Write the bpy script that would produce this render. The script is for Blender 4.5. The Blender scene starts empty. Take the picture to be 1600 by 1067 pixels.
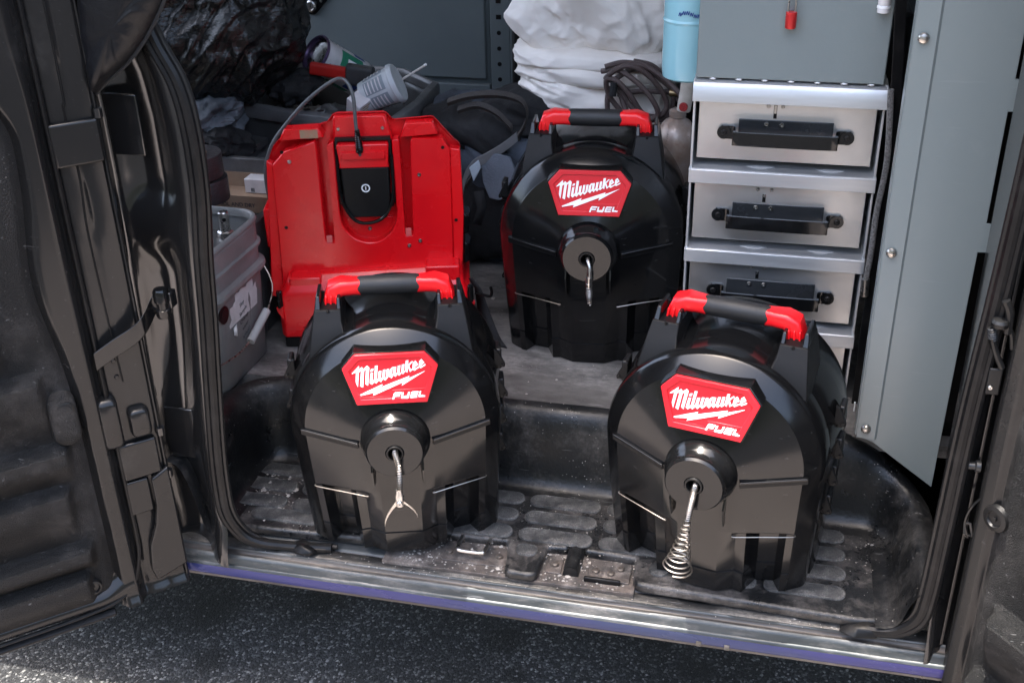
import bpy, bmesh, math, random
from mathutils import Vector, Matrix, noise
from mathutils.geometry import tessellate_polygon
R = math.radians
random.seed(7)
S = bpy.context.scene
COL = S.collection

# ------------------------------------------------------------------ camera
CAM = Vector((0, 0, 1.72))
F_PX = 1781.0
AX = Vector((0.97396466, 0.09035702, -0.20791455))      # world X seen in camera axes (right, down, forward)
AY = Vector((0.22597, -0.46648, 0.85521))
AZ = Vector((-0.0197, -0.87990466, -0.47474117))
AX.normalize(); AZ = (AZ - AX * AZ.dot(AX)).normalized(); AY = AZ.cross(AX) * -1
if AY.z < 0: AY = -AY
def c2w(v): return Vector((AX.dot(v), AY.dot(v), AZ.dot(v)))
cd = bpy.data.cameras.new('camera'); cam = bpy.data.objects.new('camera', cd); COL.objects.link(cam)
r_, u_, b_ = c2w(Vector((1, 0, 0))), c2w(Vector((0, -1, 0))), c2w(Vector((0, 0, -1)))
M = Matrix(((r_.x, u_.x, b_.x), (r_.y, u_.y, b_.y), (r_.z, u_.z, b_.z))).to_4x4(); M.translation = CAM
cam.matrix_world = M
cd.sensor_width = 36; cd.lens = F_PX / 1600 * 36; cd.clip_start = 0.05; cd.clip_end = 2000
cd.dof.use_dof = True; cd.dof.focus_distance = 2.0; cd.dof.aperture_fstop = 18
S.camera = cam

# ------------------------------------------------------------------ world, sun, exposure
SUN = Vector((-0.16, -0.012, 0.987)).normalized()
w = bpy.data.worlds.new('World'); S.world = w; w.use_nodes = True
nt = w.node_tree; sky = nt.nodes.new('ShaderNodeTexSky'); sky.sky_type = 'NISHITA'; sky.sun_disc = False
sky.sun_elevation = math.asin(SUN.z); sky.sun_rotation = math.atan2(SUN.x, SUN.y); sky.dust_density = 5.0; sky.ozone_density = 0.6; sky.air_density = 1.1
nt.links.new(sky.outputs[0], nt.nodes['Background'].inputs[0]); nt.nodes['Background'].inputs[1].default_value = 0.15
sl = bpy.data.lights.new('sun', 'SUN'); sl.energy = 2.0; sl.angle = R(0.6); sl.color = (1, .95, .88)
so = bpy.data.objects.new('sun', sl); COL.objects.link(so); so.rotation_euler = SUN.to_track_quat('Z', 'Y').to_euler()
S.view_settings.view_transform = 'Standard'; S.view_settings.look = 'None'
S.view_settings.exposure = 2.85; S.view_settings.gamma = 1; S.view_settings.use_curve_mapping = False

# ------------------------------------------------------------------ point helpers: source pixel -> point on a real plane
def ray(u, v): return c2w(Vector((u - 800, v - 533.5, F_PX)))
def onz(u, v, z): r = ray(u, v); return CAM + r * ((z - CAM.z) / r.z)
def ony(u, v, y): r = ray(u, v); return CAM + r * ((y - CAM.y) / r.y)
def onp(u, v, A, n): r = ray(u, v); return CAM + r * ((A - CAM).dot(n) / r.dot(n))

# ------------------------------------------------------------------ materials
MATS = {}
def mat(name, col, rough=.5, metal=0, col2=None, vs=8, bump=0, bs=60, rv=.1, dust=0, dcol=(.25, .23, .2), ds=5, coat=0,
        spec=.5, stretch=(1, 1, 1), trans=0, dlo=.5, fine=0, scratch=0, sheen=0):
    if name in MATS: return MATS[name]
    m = bpy.data.materials.new(name); m.use_nodes = True; nt = m.node_tree; N = nt.nodes; L = nt.links
    b = N['Principled BSDF']; tc = N.new('ShaderNodeTexCoord'); mp = N.new('ShaderNodeMapping')
    mp.inputs['Scale'].default_value = stretch; L.new(tc.outputs['Object'], mp.inputs[0]); V = mp.outputs[0]
    def nz(s, d=5, r=.6):
        n = N.new('ShaderNodeTexNoise'); n.inputs['Scale'].default_value = s; n.inputs['Detail'].default_value = d
        n.inputs['Roughness'].default_value = r; L.new(V, n.inputs['Vector']); return n.outputs['Fac']
    def ramp(src, a, bb):
        r = N.new('ShaderNodeMapRange'); r.inputs[1].default_value = a; r.inputs[2].default_value = bb; L.new(src, r.inputs[0]); return r.outputs[0]
    def mix(f, a, bb):
        x = N.new('ShaderNodeMix'); x.data_type = 'RGBA'
        if isinstance(f, float): x.inputs[0].default_value = f
        else: L.new(f, x.inputs[0])
        for i, q in ((6, a), (7, bb)):
            if isinstance(q, tuple): x.inputs[i].default_value = q + (1,)
            else: L.new(q, x.inputs[i])
        return x.outputs[2]
    c2 = col2 or tuple(k * .75 for k in col)
    c = mix(ramp(nz(vs), .35, .65), col, c2)
    rr = N.new('ShaderNodeMapRange'); L.new(nz(vs * 2.3, 6), rr.inputs[0]); rr.inputs[1].default_value = .3; rr.inputs[2].default_value = .7
    rr.inputs[3].default_value = max(.02, rough - rv); rr.inputs[4].default_value = min(1, rough + rv); rgh = rr.outputs[0]
    if dust:
        d = N.new('ShaderNodeMath'); d.operation = 'MULTIPLY'; L.new(ramp(nz(ds, 8, .7), dlo, dlo + .22), d.inputs[0]); d.inputs[1].default_value = dust
        d2 = N.new('ShaderNodeMath'); d2.operation = 'MULTIPLY'; L.new(d.outputs[0], d2.inputs[0]); L.new(ramp(nz(ds * 14, 6, .8), .3, .7), d2.inputs[1])
        c = mix(d2.outputs[0], c, dcol)
        a = N.new('ShaderNodeMath'); a.operation = 'MULTIPLY_ADD'; L.new(d2.outputs[0], a.inputs[0]); a.inputs[1].default_value = .5; L.new(rgh, a.inputs[2]); rgh = a.outputs[0]
    if fine:                     # pale specks
        vo = N.new('ShaderNodeTexVoronoi'); vo.inputs['Scale'].default_value = 170; L.new(V, vo.inputs['Vector'])
        g = N.new('ShaderNodeMath'); g.operation = 'LESS_THAN'; L.new(vo.outputs['Distance'], g.inputs[0]); g.inputs[1].default_value = .17
        g2 = N.new('ShaderNodeMath'); g2.operation = 'MULTIPLY'; gx = N.new('ShaderNodeMath'); gx.operation = 'MULTIPLY'; L.new(g.outputs[0], gx.inputs[0]); L.new(ramp(vo.outputs['Color'], .6, .75), gx.inputs[1]); L.new(gx.outputs[0], g2.inputs[0]); L.new(ramp(nz(9, 4), .5, .66), g2.inputs[1])
        g3 = N.new('ShaderNodeMath'); g3.operation = 'MULTIPLY'; L.new(g2.outputs[0], g3.inputs[0]); g3.inputs[1].default_value = fine
        c = mix(g3.outputs[0], c, (.45, .43, .4))
    if scratch:                  # thin scratches
        wv = N.new('ShaderNodeTexNoise'); mp2 = N.new('ShaderNodeMapping'); mp2.inputs['Scale'].default_value = (3, 60, 60); mp2.inputs['Rotation'].default_value = (.5, .6, .7)
        L.new(tc.outputs['Object'], mp2.inputs[0]); L.new(mp2.outputs[0], wv.inputs['Vector']); wv.inputs['Scale'].default_value = 3; wv.inputs['Detail'].default_value = 2
        g = N.new('ShaderNodeMath'); g.operation = 'MULTIPLY'; L.new(ramp(wv.outputs['Fac'], .7, .74), g.inputs[0]); g.inputs[1].default_value = scratch
        c = mix(g.outputs[0], c, (.4, .4, .4))
    L.new(c, b.inputs['Base Color']); L.new(rgh, b.inputs['Roughness'])
    b.inputs['Metallic'].default_value = metal; b.inputs['Coat Weight'].default_value = coat; b.inputs['Coat Roughness'].default_value = .12
    b.inputs['Specular IOR Level'].default_value = spec; b.inputs['Transmission Weight'].default_value = trans
    if sheen: b.inputs['Sheen Weight'].default_value = sheen
    if bump:
        bp = N.new('ShaderNodeBump'); bp.inputs['Strength'].default_value = bump; bp.inputs['Distance'].default_value = .004
        L.new(nz(bs, 6, .6), bp.inputs['Height']); L.new(bp.outputs[0], b.inputs['Normal'])
    MATS[name] = m; return m
BLK = mat('black_plastic', (.005, .0051, .0054), .14, rv=.05, vs=3, bump=.012, bs=14, spec=.4, scratch=.05, dust=.035, ds=9, dlo=.52)
BLKM = mat('black_plastic_matt', (.006, .006, .0062), .42, rv=.05, bump=.08, bs=400, dust=.03, spec=.35)
RED = mat('red_plastic', (.8, .006, .010), .28, rv=.06, col2=(.64, .004, .01), vs=3, bump=.03, bs=40, dust=.05, dcol=(.7, .2, .18), ds=7, scratch=.05)
REDB = mat('red_badge', (.55, .012, .02), .33, rv=.03, col2=(.52, .01, .018))
WHT = mat('white_print', (.82, .82, .82), .4, col2=(.78, .78, .78))
GRIP = mat('rubber_grip', (.012, .012, .0125), .55, rv=.05, bump=.1, bs=300)
STEEL = mat('steel', (.55, .53, .5), .3, 1, col2=(.4, .38, .36), vs=40, bump=.05, bs=200)
SPRING = mat('spring_steel', (.4, .37, .335), .36, 1, col2=(.3, .27, .24), vs=60)
ALU = mat('brushed_aluminium', (.62, .62, .62), .36, .92, col2=(.52, .52, .52), vs=5, rv=.08, bump=.03, bs=30, stretch=(1, 1, 1), dust=.15, ds=9, dcol=(.42, .4, .38), scratch=.08)
ALUB = mat('aluminium_brushed_frame', (.5, .51, .515), .38, .65, col2=(.55, .55, .55), vs=14, rv=.08, bump=.04, bs=12, stretch=(.3, 2, 5), dust=.2, ds=12, dcol=(.35, .33, .31))
PAINT = mat('dark_vehicle_paint', (.012, .012, .0125), .16, .25, rv=.05, coat=.5, vs=2, dust=.12, ds=6, dcol=(.2, .19, .18), dlo=.56, bump=.02, bs=9)
PAINT2 = mat('dark_door_paint', (.011, .0108, .0108), .17, .0, rv=.06, coat=.0, spec=.29, vs=2, dust=.12, ds=7, dcol=(.3, .29, .27), dlo=.6, bump=.02, bs=8, scratch=.04)
VIOLET = mat('rocker_sky_tint', (.026, .022, .13), .26, .2, col2=(.022, .035, .09), vs=5, rv=.05, coat=.1, spec=.35, dust=.25, ds=20, dcol=(.35, .33, .3), dlo=.56, bump=.04, bs=20, stretch=(.3, 1, 1))  # violet put into the colour for the sky reflected on the rocker
SILL = mat('grimy_sill_tread', (.016, .018, .019), .34, .3, col2=(.055, .05, .045), vs=12, rv=.12, dust=1, ds=13, dcol=(.3, .28, .25), dlo=.45, bump=.4, bs=90, stretch=(.6, 1, 1), fine=1, coat=.1, scratch=.5)
SILV = mat('worn_silver_edge', (.028, .034, .036), .4, .35, col2=(.06, .066, .068), vs=14, rv=.1, dust=.6, ds=22, dcol=(.4, .37, .34), dlo=.46, bump=.15, bs=90, stretch=(.25, 1, 1), scratch=.3)
BRWN = mat('brown_grime_strip', (.035, .03, .027), .45, .3, col2=(.07, .063, .058), vs=10, rv=.1, dust=.6, ds=20, dcol=(.3, .26, .22), dlo=.44, stretch=(.2, 1, 1), bump=.2, bs=80)
TRAY = mat('grimy_tray_metal', (.045, .042, .04), .6, .2, col2=(.11, .09, .078), vs=25, rv=.15, dust=.9, ds=26, dcol=(.42, .37, .33), dlo=.48, bump=.6, bs=160, fine=.8)
MAT_ = mat('step_mat_plastic', (.008, .0085, .009), .36, rv=.14, vs=6, spec=.35, scratch=.25, dust=.7, ds=8, dcol=(.14, .13, .12), dlo=.49, bump=.25, bs=140, fine=.8)
POST = mat('satin_black', (.006, .006, .0062), .5, rv=.04, bump=.05, bs=300, spec=.18)
MATF = mat('dusty_step_floor', (.010, .0105, .011), .3, rv=.14, vs=6, dust=1, ds=11, dcol=(.2, .18, .165), dlo=.46, bump=.5, bs=120, fine=.8)
LINER = mat('pale_bounce_liner', (.62, .61, .59), .8, bump=.1, bs=200)
PAD = mat('pebbled_pad', (.036, .037, .037), .45, rv=.1, vs=12, col2=(.013, .0135, .014), dust=1, ds=22, dcol=(.26, .25, .235), dlo=.42, bump=1.0, bs=420, fine=.8)
SEAL = mat('rubber_seal', (.006, .006, .0064), .36, rv=.08, spec=.2, dust=.15, ds=20, dcol=(.12, .11, .1), bump=.1, bs=120)
TRIM = mat('textured_door_trim', (.007, .0069, .0069), .42, rv=.06, spec=.28, vs=3, bump=1.0, bs=430, dust=.5, ds=5, dcol=(.14, .13, .125), dlo=.5, scratch=.25, fine=.35)
WOOD = mat('dusty_floor_board', (.12, .112, .104), .6, rv=.15, col2=(.035, .033, .031), vs=9, stretch=(.8, 1.5, 1), bump=.6, bs=50, dust=1, ds=5, dcol=(.36, .34, .315), dlo=.43, fine=1, scratch=.3)
GREYP = mat('grey_shelf_paint', (.165, .192, .19), .34, rv=.05, col2=(.155, .183, .184), vs=3, bump=.05, bs=140, dust=.2, ds=8, dcol=(.3, .32, .32), dlo=.58, scratch=.06, coat=.15)
GREYD = mat('grey_cabinet_paint', (.12, .138, .14), .4, rv=.06, col2=(.105, .122, .124), vs=3, bump=.04, bs=120, dust=.2, ds=8, dcol=(.2, .2, .2), dlo=.56)
CLOTH = mat('canvas_drop_cloth', (.88, .83, .77), .9, rv=.05, col2=(.78, .72, .66), vs=5, bump=.3, bs=420, spec=.15)
DENIM = mat('blue_grey_fabric', (.085, .1, .125), .9, rv=.05, col2=(.025, .029, .037), vs=9, bump=.6, bs=400, dust=.3, ds=9, dcol=(.13, .13, .13), spec=.2)
BLKF = mat('black_fabric', (.02, .02, .021), .85, rv=.08, vs=8, bump=.5, bs=300, dust=.3, ds=9, dcol=(.08, .08, .08), spec=.25)
RAG = mat('grey_rag', (.2, .215, .235), .9, col2=(.05, .056, .063), vs=14, bump=.5, bs=250, spec=.2)
RAGL = mat('pale_rag', (.34, .38, .4), .9, col2=(.1, .12, .14), vs=14, bump=.5, bs=250, spec=.2)
BAG = mat('black_bin_bag', (.008, .008, .008), .25, rv=.08, vs=6, bump=.7, bs=70, stretch=(1, 1.6, 2.2), spec=.7)
NYL = mat('black_nylon', (.005, .0055, .007), .42, rv=.1, vs=6, bump=.8, bs=22, spec=.22)
TUBR = mat('lightened_scuffed_rim', (.13, .13, .13), .4, rv=.1, vs=9, col2=(.06, .06, .06), bump=.3, bs=50, dust=.4, ds=12, dcol=(.25, .24, .23))  # scuffed tub plastic, lightened so the rim looks lit in weak light
TUB = mat('black_tub_plastic', (.055, .055, .055), .4, rv=.1, vs=8, bump=.3, bs=40, dust=.35, ds=12, dcol=(.12, .115, .11), dlo=.48)
BUCK = mat('grey_bucket_plastic', (.2, .2, .192), .5, rv=.08, vs=5, col2=(.13, .13, .125), bump=.15, bs=60, dust=.4, ds=9, dcol=(.3, .29, .28), dlo=.5, scratch=.2)
PAPER = mat('torn_paper', (.62, .6, .58), .85, col2=(.5, .48, .46), vs=25, bump=.4, bs=90)
INK = mat('faded_ink', (.03, .03, .035), .8)
INKB = mat('blue_ink', (.02, .05, .22), .7)
GREEN = mat('green_print', (.02, .22, .12), .6)
CARD = mat('brown_cardboard', (.3, .2, .13), .85, col2=(.22, .15, .1), vs=9, bump=.2, bs=120)
TAPE = mat('dark_duct_tape', (.035, .032, .033), .4, rv=.1, vs=60, col2=(.02, .018, .019), bump=.5, bs=50, stretch=(1, 1, 7))
TAPER = mat('dark_red_tape', (.1, .02, .018), .5)
HOSE = mat('brown_rubber_hose', (.085, .055, .05), .45, rv=.08, col2=(.06, .04, .037), vs=30, bump=.5, bs=500, dust=.2, ds=20)
BRASS = mat('dull_brass', (.42, .31, .16), .4, 1, col2=(.3, .22, .13), vs=50)
RUST = mat('rusty_cylinder_steel', (.42, .38, .35), .34, .35, col2=(.22, .13, .085), vs=9, rv=.12, dust=.6, ds=12, dcol=(.42, .4, .37), dlo=.45, bump=.25, bs=60)
VALVE = mat('cream_valve', (.55, .5, .44), .45, col2=(.4, .35, .3), vs=30)
REDL = mat('red_metal_paint', (.5, .02, .015), .35, rv=.05)
BLUE = mat('pale_blue_plastic', (.24, .46, .52), .25, rv=.03, col2=(.2, .4, .46), vs=4, coat=.3)
TIN = mat('tin_label', (.62, .6, .6), .4, col2=(.5, .48, .48), vs=30)
VIOL = mat('violet_rim', (.12, .08, .16), .25, .6)
CUP = mat('pale_blue_grey_tub', (.5, .53, .54), .45, col2=(.42, .45, .46), vs=20)
ASPH = None

# ------------------------------------------------------------------ mesh helpers
def tag(o, label=None, cat=None, group=None, kind=None):
    if label: o['label'] = label
    if cat: o['category'] = cat
    if group: o['group'] = group
    if kind: o['kind'] = kind
    return o
def thing(name, label, cat, loc=(0, 0, 0), rz=0, group=None):
    o = bpy.data.objects.new(name, None); COL.objects.link(o); o.location = loc; o.rotation_euler = (0, 0, rz); o.empty_display_size = .05
    return tag(o, label, cat, group)
def obj(name, vf, m, parent=None, smooth=True, ang=32, bevel=0, seg=2, loc=None, rot=None, sub=0, solid=0, weld=False):
    me = bpy.data.meshes.new(name)
    if isinstance(vf, bpy.types.Mesh): me = vf
    else:
        me.from_pydata([tuple(v) for v in vf[0]], [], vf[1]); me.validate()
        bm = bmesh.new(); bm.from_mesh(me)
        if weld: bmesh.ops.remove_doubles(bm, verts=bm.verts, dist=1e-5)
        bmesh.ops.recalc_face_normals(bm, faces=bm.faces)
        for f in bm.faces: f.smooth = smooth
        for e in bm.edges:
            if len(e.link_faces) == 2 and e.calc_face_angle(0) > R(ang): e.smooth = False
        bm.to_mesh(me); bm.free()
    if m: me.materials.clear(); me.materials.append(m)
    o = bpy.data.objects.new(name, me); COL.objects.link(o)
    if parent: o.parent = parent
    if loc: o.location = loc
    if rot: o.rotation_euler = rot
    if solid:
        q = o.modifiers.new('s', 'SOLIDIFY'); q.thickness = solid; q.offset = 0
    if bevel:
        q = o.modifiers.new('b', 'BEVEL'); q.width = bevel; q.segments = seg; q.limit_method = 'ANGLE'; q.angle_limit = R(35); q.harden_normals = False
    if sub:
        q = o.modifiers.new('u', 'SUBSURF'); q.levels = sub; q.render_levels = sub
    return o
class G:                                             # geometry collector
    def __init__(s): s.v = []; s.f = []
    def add(s, vf, mtx=None):
        n = len(s.v); s.v += [tuple(mtx @ Vector(p)) if mtx else tuple(p) for p in vf[0]]; s.f += [tuple(i + n for i in f) for f in vf[1]]; return s
    def get(s): return (s.v, s.f)
def box(x0, x1, y0, y1, z0, z1):
    v = [(x, y, z) for z in (z0, z1) for y in (y0, y1) for x in (x0, x1)]
    return (v, [(0, 1, 3, 2), (4, 6, 7, 5), (0, 4, 5, 1), (2, 3, 7, 6), (0, 2, 6, 4), (1, 5, 7, 3)])
def loft(rings, cap=True, close=True):
    n = len(rings[0]); v = [tuple(p) for r in rings for p in r]; f = []
    for k in range(len(rings) - 1):
        for i in range(n if close else n - 1):
            j = (i + 1) % n; f.append((k * n + i, k * n + j, (k + 1) * n + j, (k + 1) * n + i))
    if cap and close: f.append(tuple(range(n - 1, -1, -1))); f.append(tuple((len(rings) - 1) * n + i for i in range(n)))
    return (v, f)
def grid(fn, nu, nv):
    v = [tuple(fn(i / nu, j / nv)) for j in range(nv + 1) for i in range(nu + 1)]
    return (v, [(j * (nu + 1) + i, j * (nu + 1) + i + 1, (j + 1) * (nu + 1) + i + 1, (j + 1) * (nu + 1) + i) for j in range(nv) for i in range(nu)])
def tube(pts, r, n=8, cap=True):
    pts = [Vector(p) for p in pts]; rr = r if isinstance(r, (list, tuple)) else [r] * len(pts); rings = []; up = None
    for i, p in enumerate(pts):
        t = (pts[min(i + 1, len(pts) - 1)] - pts[max(i - 1, 0)]).normalized()
        if up is None: up = t.orthogonal().normalized()
        up = (up - t * up.dot(t)).normalized(); s = t.cross(up)
        rings.append([p + (up * math.cos(2 * math.pi * k / n) + s * math.sin(2 * math.pi * k / n)) * rr[i] for k in range(n)])
    return loft(rings, cap)
def spline(P, n=8):
    P = [Vector(p) for p in P]; out = []
    for i in range(len(P) - 1):
        a, b, c, d = P[max(i - 1, 0)], P[i], P[i + 1], P[min(i + 2, len(P) - 1)]
        for k in range(n):
            t = k / n; out.append(.5 * ((2 * b) + (c - a) * t + (2 * a - 5 * b + 4 * c - d) * t * t + (3 * b - a - 3 * c + d) * t ** 3))
    return out + [P[-1]]
def lathe(prof, n=32, axis='z', c=(0, 0, 0), cap=True):   # prof: (radius, height)
    rings = []
    for r, h in prof:
        ring = []
        for k in range(n):
            a = 2 * math.pi * k / n; x, y = r * math.cos(a), r * math.sin(a)
            p = (x, y, h) if axis == 'z' else (x, h, y) if axis == 'y' else (h, x, y)
            ring.append((p[0] + c[0], p[1] + c[1], p[2] + c[2]))
        rings.append(ring)
    return loft(rings, cap)
def prism(poly, h, mtx=None):                          # 2D polygon extruded along +z by h, then mtx
    n = len(poly); v = [Vector((x, y, 0)) for x, y in poly] + [Vector((x, y, h)) for x, y in poly]
    if mtx: v = [mtx @ p for p in v]
    return (v, [tuple(range(n - 1, -1, -1)), tuple(range(n, 2 * n))] + [(i, (i + 1) % n, n + (i + 1) % n, n + i) for i in range(n)])
def shapes(loops, fn, h0, h1):                         # flat shape with holes, slight thickness; fn(x,z,h)->xyz
    vs = [p for l in loops for p in l]; tri = tessellate_polygon([[Vector((p[0], p[1], 0)) for p in l] for l in loops]); n = len(vs)
    v = [fn(p[0], p[1], h1) for p in vs] + [fn(p[0], p[1], h0) for p in vs]; f = [tuple(t) for t in tri]; o = 0
    for l in loops:
        m = len(l); f += [(o + i, o + (i + 1) % m, n + o + (i + 1) % m, n + o + i) for i in range(m)]; o += m
    return (v, f)
def rrect(w, h, r, n=5):
    return [(sx * (w / 2 - r) + r * math.cos(R(a0 + 90 * k / n)), sy * (h / 2 - r) + r * math.sin(R(a0 + 90 * k / n)))
            for sx, sy, a0 in ((1, 1, 0), (-1, 1, 90), (-1, -1, 180), (1, -1, 270)) for k in range(n + 1)]
def helix(path, rad, turns, n=14):                     # path: list of points, rad: function t->radius
    P = [Vector(p) for p in path]; out = []; tot = int(turns * n)
    for i in range(tot + 1):
        t = i / tot; q = t * (len(P) - 1); k = min(int(q), len(P) - 2); fr = q - k; c = P[k].lerp(P[k + 1], fr); d = (P[k + 1] - P[k]).normalized()
        u = d.cross(Vector((1, 0, 0))).normalized(); v = d.cross(u); a = 2 * math.pi * i / n
        out.append(c + (u * math.cos(a) + v * math.sin(a)) * rad(t))
    return out
def nz(p, s=1, seed=0): return noise.noise(Vector(p) * s + Vector((seed * 13.7, seed * 7.1, seed * 3.3)))
def ridg(p, s=1, seed=0, o=4):
    a = 0; amp = 1
    for k in range(o): a += amp * (1 - 2.4 * abs(nz(p, s, seed + k))); s *= 1.9; amp *= .5
    return a / 2
def blob(c, r, seed, amp=.1, sc=4, ex=2.6, n=64, st=(1, 1, 1), flat=None, fn=None):
    v = []; f = []; nv = n // 2
    def se(a, e): return math.copysign(abs(a) ** (2 / e), a)
    for j in range(nv + 1):
        ph = -math.pi / 2 + math.pi * j / nv
        for i in range(n):
            th = 2 * math.pi * i / n
            d = Vector((se(math.cos(ph), ex) * se(math.cos(th), ex), se(math.cos(ph), ex) * se(math.sin(th), ex), se(math.sin(ph), ex)))
            p = Vector((d.x * r[0], d.y * r[1], d.z * r[2])); q = Vector((p.x * st[0], p.y * st[1], p.z * st[2]))
            k = 1 + amp * (ridg(q, sc, seed) - .35) + amp * .8 * nz(q, sc * .5, seed + 9)
            p = p * k
            if flat is not None and p.z < -flat: p.z = -flat + (p.z + flat) * .05
            if fn: p = fn(p)
            v.append(tuple(p + Vector(c)))
    for j in range(nv):
        for i in range(n): f.append((j * n + i, j * n + (i + 1) % n, (j + 1) * n + (i + 1) % n, (j + 1) * n + i))
    return (v, f)
def screw(name, p, parent, r=.004, n=(0, -1, 0), m=None, depth=.003):
    q = Vector(n).to_track_quat('Z', 'Y').to_matrix().to_4x4(); q.translation = Vector(p)
    g = G(); g.add(lathe([(r, -.002), (r, depth * .5), (r * .75, depth), (r * .38, depth), (r * .34, depth * .35)], 14), q)
    return obj(name, g.get(), m or STEEL, parent)
def text(name, s, size, m, parent, mtx, depth=.0004, shear=0):
    c = bpy.data.curves.new(name, 'FONT'); c.body = s; c.size = size; c.extrude = depth; c.shear = shear; c.align_x = 'CENTER'; c.align_y = 'CENTER'; c.resolution_u = 3
    t = bpy.data.objects.new('tmp', c); COL.objects.link(t)
    me = bpy.data.meshes.new_from_object(t.evaluated_get(bpy.context.evaluated_depsgraph_get())); bpy.data.objects.remove(t)
    me.name = name; me.transform(mtx); o = obj(name, me, m, parent); return o
def frame(o, x, n):                                   # matrix: local x along x, local z along n
    x = Vector(x).normalized(); n = Vector(n).normalized(); y = n.cross(x).normalized(); n = x.cross(y)
    return Matrix(((x.x, y.x, n.x, o[0]), (x.y, y.y, n.y, o[1]), (x.z, y.z, n.z, o[2]), (0, 0, 0, 1)))
def copy_tree(o, parent=None, skip=()):
    c = o.copy(); COL.objects.link(c)
    if parent: c.parent = parent
    for ch in [k for k in bpy.data.objects if k.parent == o]:
        if ch.name.split('.')[0] in skip: continue
        copy_tree(ch, c, skip)
    return c
LETTERS = [('M',[[(-0.0614,0.3941),(-0.0491,0.4056),(-0.0494,0.3993),(-0.045,0.4034),(-0.0419,0.4002),(-0.0363,0.4052),(-0.033,0.4022),(-0.0368,0.3733),(-0.0411,0.3761),(-0.0384,0.3995),(-0.0417,0.3971),(-0.0448,0.3708),(-0.0495,0.3729),(-0.0464,0.3979),(-0.0502,0.3953),(-0.0532,0.3717),(-0.0561,0.38),(-0.0546,0.3958),(-0.0608,0.3933)]]),('dot',[[(-0.0308,0.399),(-0.0265,0.4001),(-0.0274,0.3963),(-0.0316,0.3953)]]),('i',[[(-0.0318,0.3925),(-0.0276,0.3935),(-0.0296,0.3801),(-0.0266,0.3819),(-0.0263,0.3786),(-0.0304,0.3745),(-0.0341,0.3772)]]),('l',[[(-0.0238,0.4043),(-0.0195,0.4045),(-0.0224,0.3827),(-0.0197,0.3836),(-0.0195,0.3808),(-0.0234,0.3761),(-0.0271,0.3784)]]),('w',[[(-0.0185,0.395),(-0.0141,0.3961),(-0.0159,0.3834),(-0.0134,0.3848),(-0.0116,0.397),(-0.0075,0.3978),(-0.0097,0.3836),(-0.0074,0.3855),(-0.0056,0.3979),(-0.0017,0.3987),(-0.0036,0.3858),(-0.0087,0.3804),(-0.0126,0.3827),(-0.0158,0.378),(-0.0204,0.3816)]]),('a',[[(0.0029,0.4006),(0.0099,0.4015),(0.0085,0.3906),(0.0109,0.3915),(0.0111,0.3899),(0.0081,0.3852),(0.0047,0.388),(0.0013,0.3833),(-0.0026,0.3863),(-0.0007,0.3967)],[(0.0037,0.398),(0.0053,0.3984),(0.0042,0.3903),(0.0019,0.3884)]]),('u',[[(0.0124,0.4026),(0.0167,0.4034),(0.0147,0.3908),(0.0174,0.3921),(0.0189,0.404),(0.0232,0.4048),(0.0215,0.3929),(0.0241,0.3948),(0.0242,0.3933),(0.0201,0.3892),(0.0171,0.3906),(0.0142,0.3869),(0.0105,0.3892)]]),('k',[[(0.0255,0.4103),(0.0298,0.4108),(0.0289,0.4035),(0.0347,0.4088),(0.037,0.4087),(0.0305,0.4017),(0.0332,0.3954),(0.0357,0.3975),(0.036,0.3957),(0.0316,0.3918),(0.0284,0.3997),(0.0272,0.391),(0.0235,0.3941)]]),('e1',[[(0.0365,0.4059),(0.041,0.4099),(0.0451,0.4034),(0.0392,0.3991),(0.0395,0.397),(0.0464,0.4002),(0.0468,0.3987),(0.0386,0.3935),(0.0354,0.3957)],[(0.0395,0.4037),(0.0409,0.4054),(0.0416,0.4038),(0.0403,0.4024)]]),('e2',[[(0.0469,0.4084),(0.0509,0.4119),(0.0549,0.4059),(0.0494,0.4016),(0.05,0.4),(0.0564,0.4035),(0.0565,0.4017),(0.0486,0.3971),(0.0459,0.3998)],[(0.0501,0.4061),(0.0512,0.4079),(0.052,0.4064),(0.051,0.4051)]]),('bolt',[[(-0.0504,0.359),(-0.0139,0.3741),(-0.016,0.3696),(0.03,0.3856),(0.0285,0.3819),(0.055,0.3922),(0.017,0.3708),(0.019,0.376),(-0.0298,0.3569),(-0.0278,0.3617),(-0.0494,0.3576)]]),('F',[[(0.0006,0.3502),(0.0032,0.3579),(0.0054,0.36),(0.0158,0.3598),(0.0153,0.3581),(0.0064,0.3582),(0.0054,0.3559),(0.0134,0.3557),(0.0128,0.3541),(0.0048,0.3541),(0.0033,0.35)]]),('U',[[(0.0167,0.3591),(0.0194,0.3594),(0.0176,0.3533),(0.0246,0.3537),(0.0266,0.3595),(0.0295,0.3597),(0.0268,0.3514),(0.0252,0.3505),(0.0157,0.3508),(0.0146,0.3518)]]),('E',[[(0.0316,0.3589),(0.033,0.3601),(0.0432,0.3601),(0.0426,0.3586),(0.034,0.3586),(0.0335,0.3565),(0.0417,0.3565),(0.0412,0.3551),(0.0331,0.3551),(0.0325,0.3527),(0.0407,0.3528),(0.04,0.3511),(0.0299,0.3509),(0.029,0.3519)]]),('L',[[(0.0446,0.3597),(0.0472,0.36),(0.0457,0.3541),(0.0537,0.3541),(0.0529,0.3518),(0.0431,0.3519),(0.0425,0.3528)]]),('barL',[[(-0.0507,0.3553),(-0.0027,0.3542),(-0.0008,0.3504),(-0.0524,0.3503)]]),('barR',[[(0.001,0.3643),(0.0569,0.3655),(0.0559,0.3619),(0.0029,0.3607)]])]
def sm(a, b, x):
    t = max(0, min(1, (x - a) / (b - a))); return t * t * (3 - 2 * t)
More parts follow.
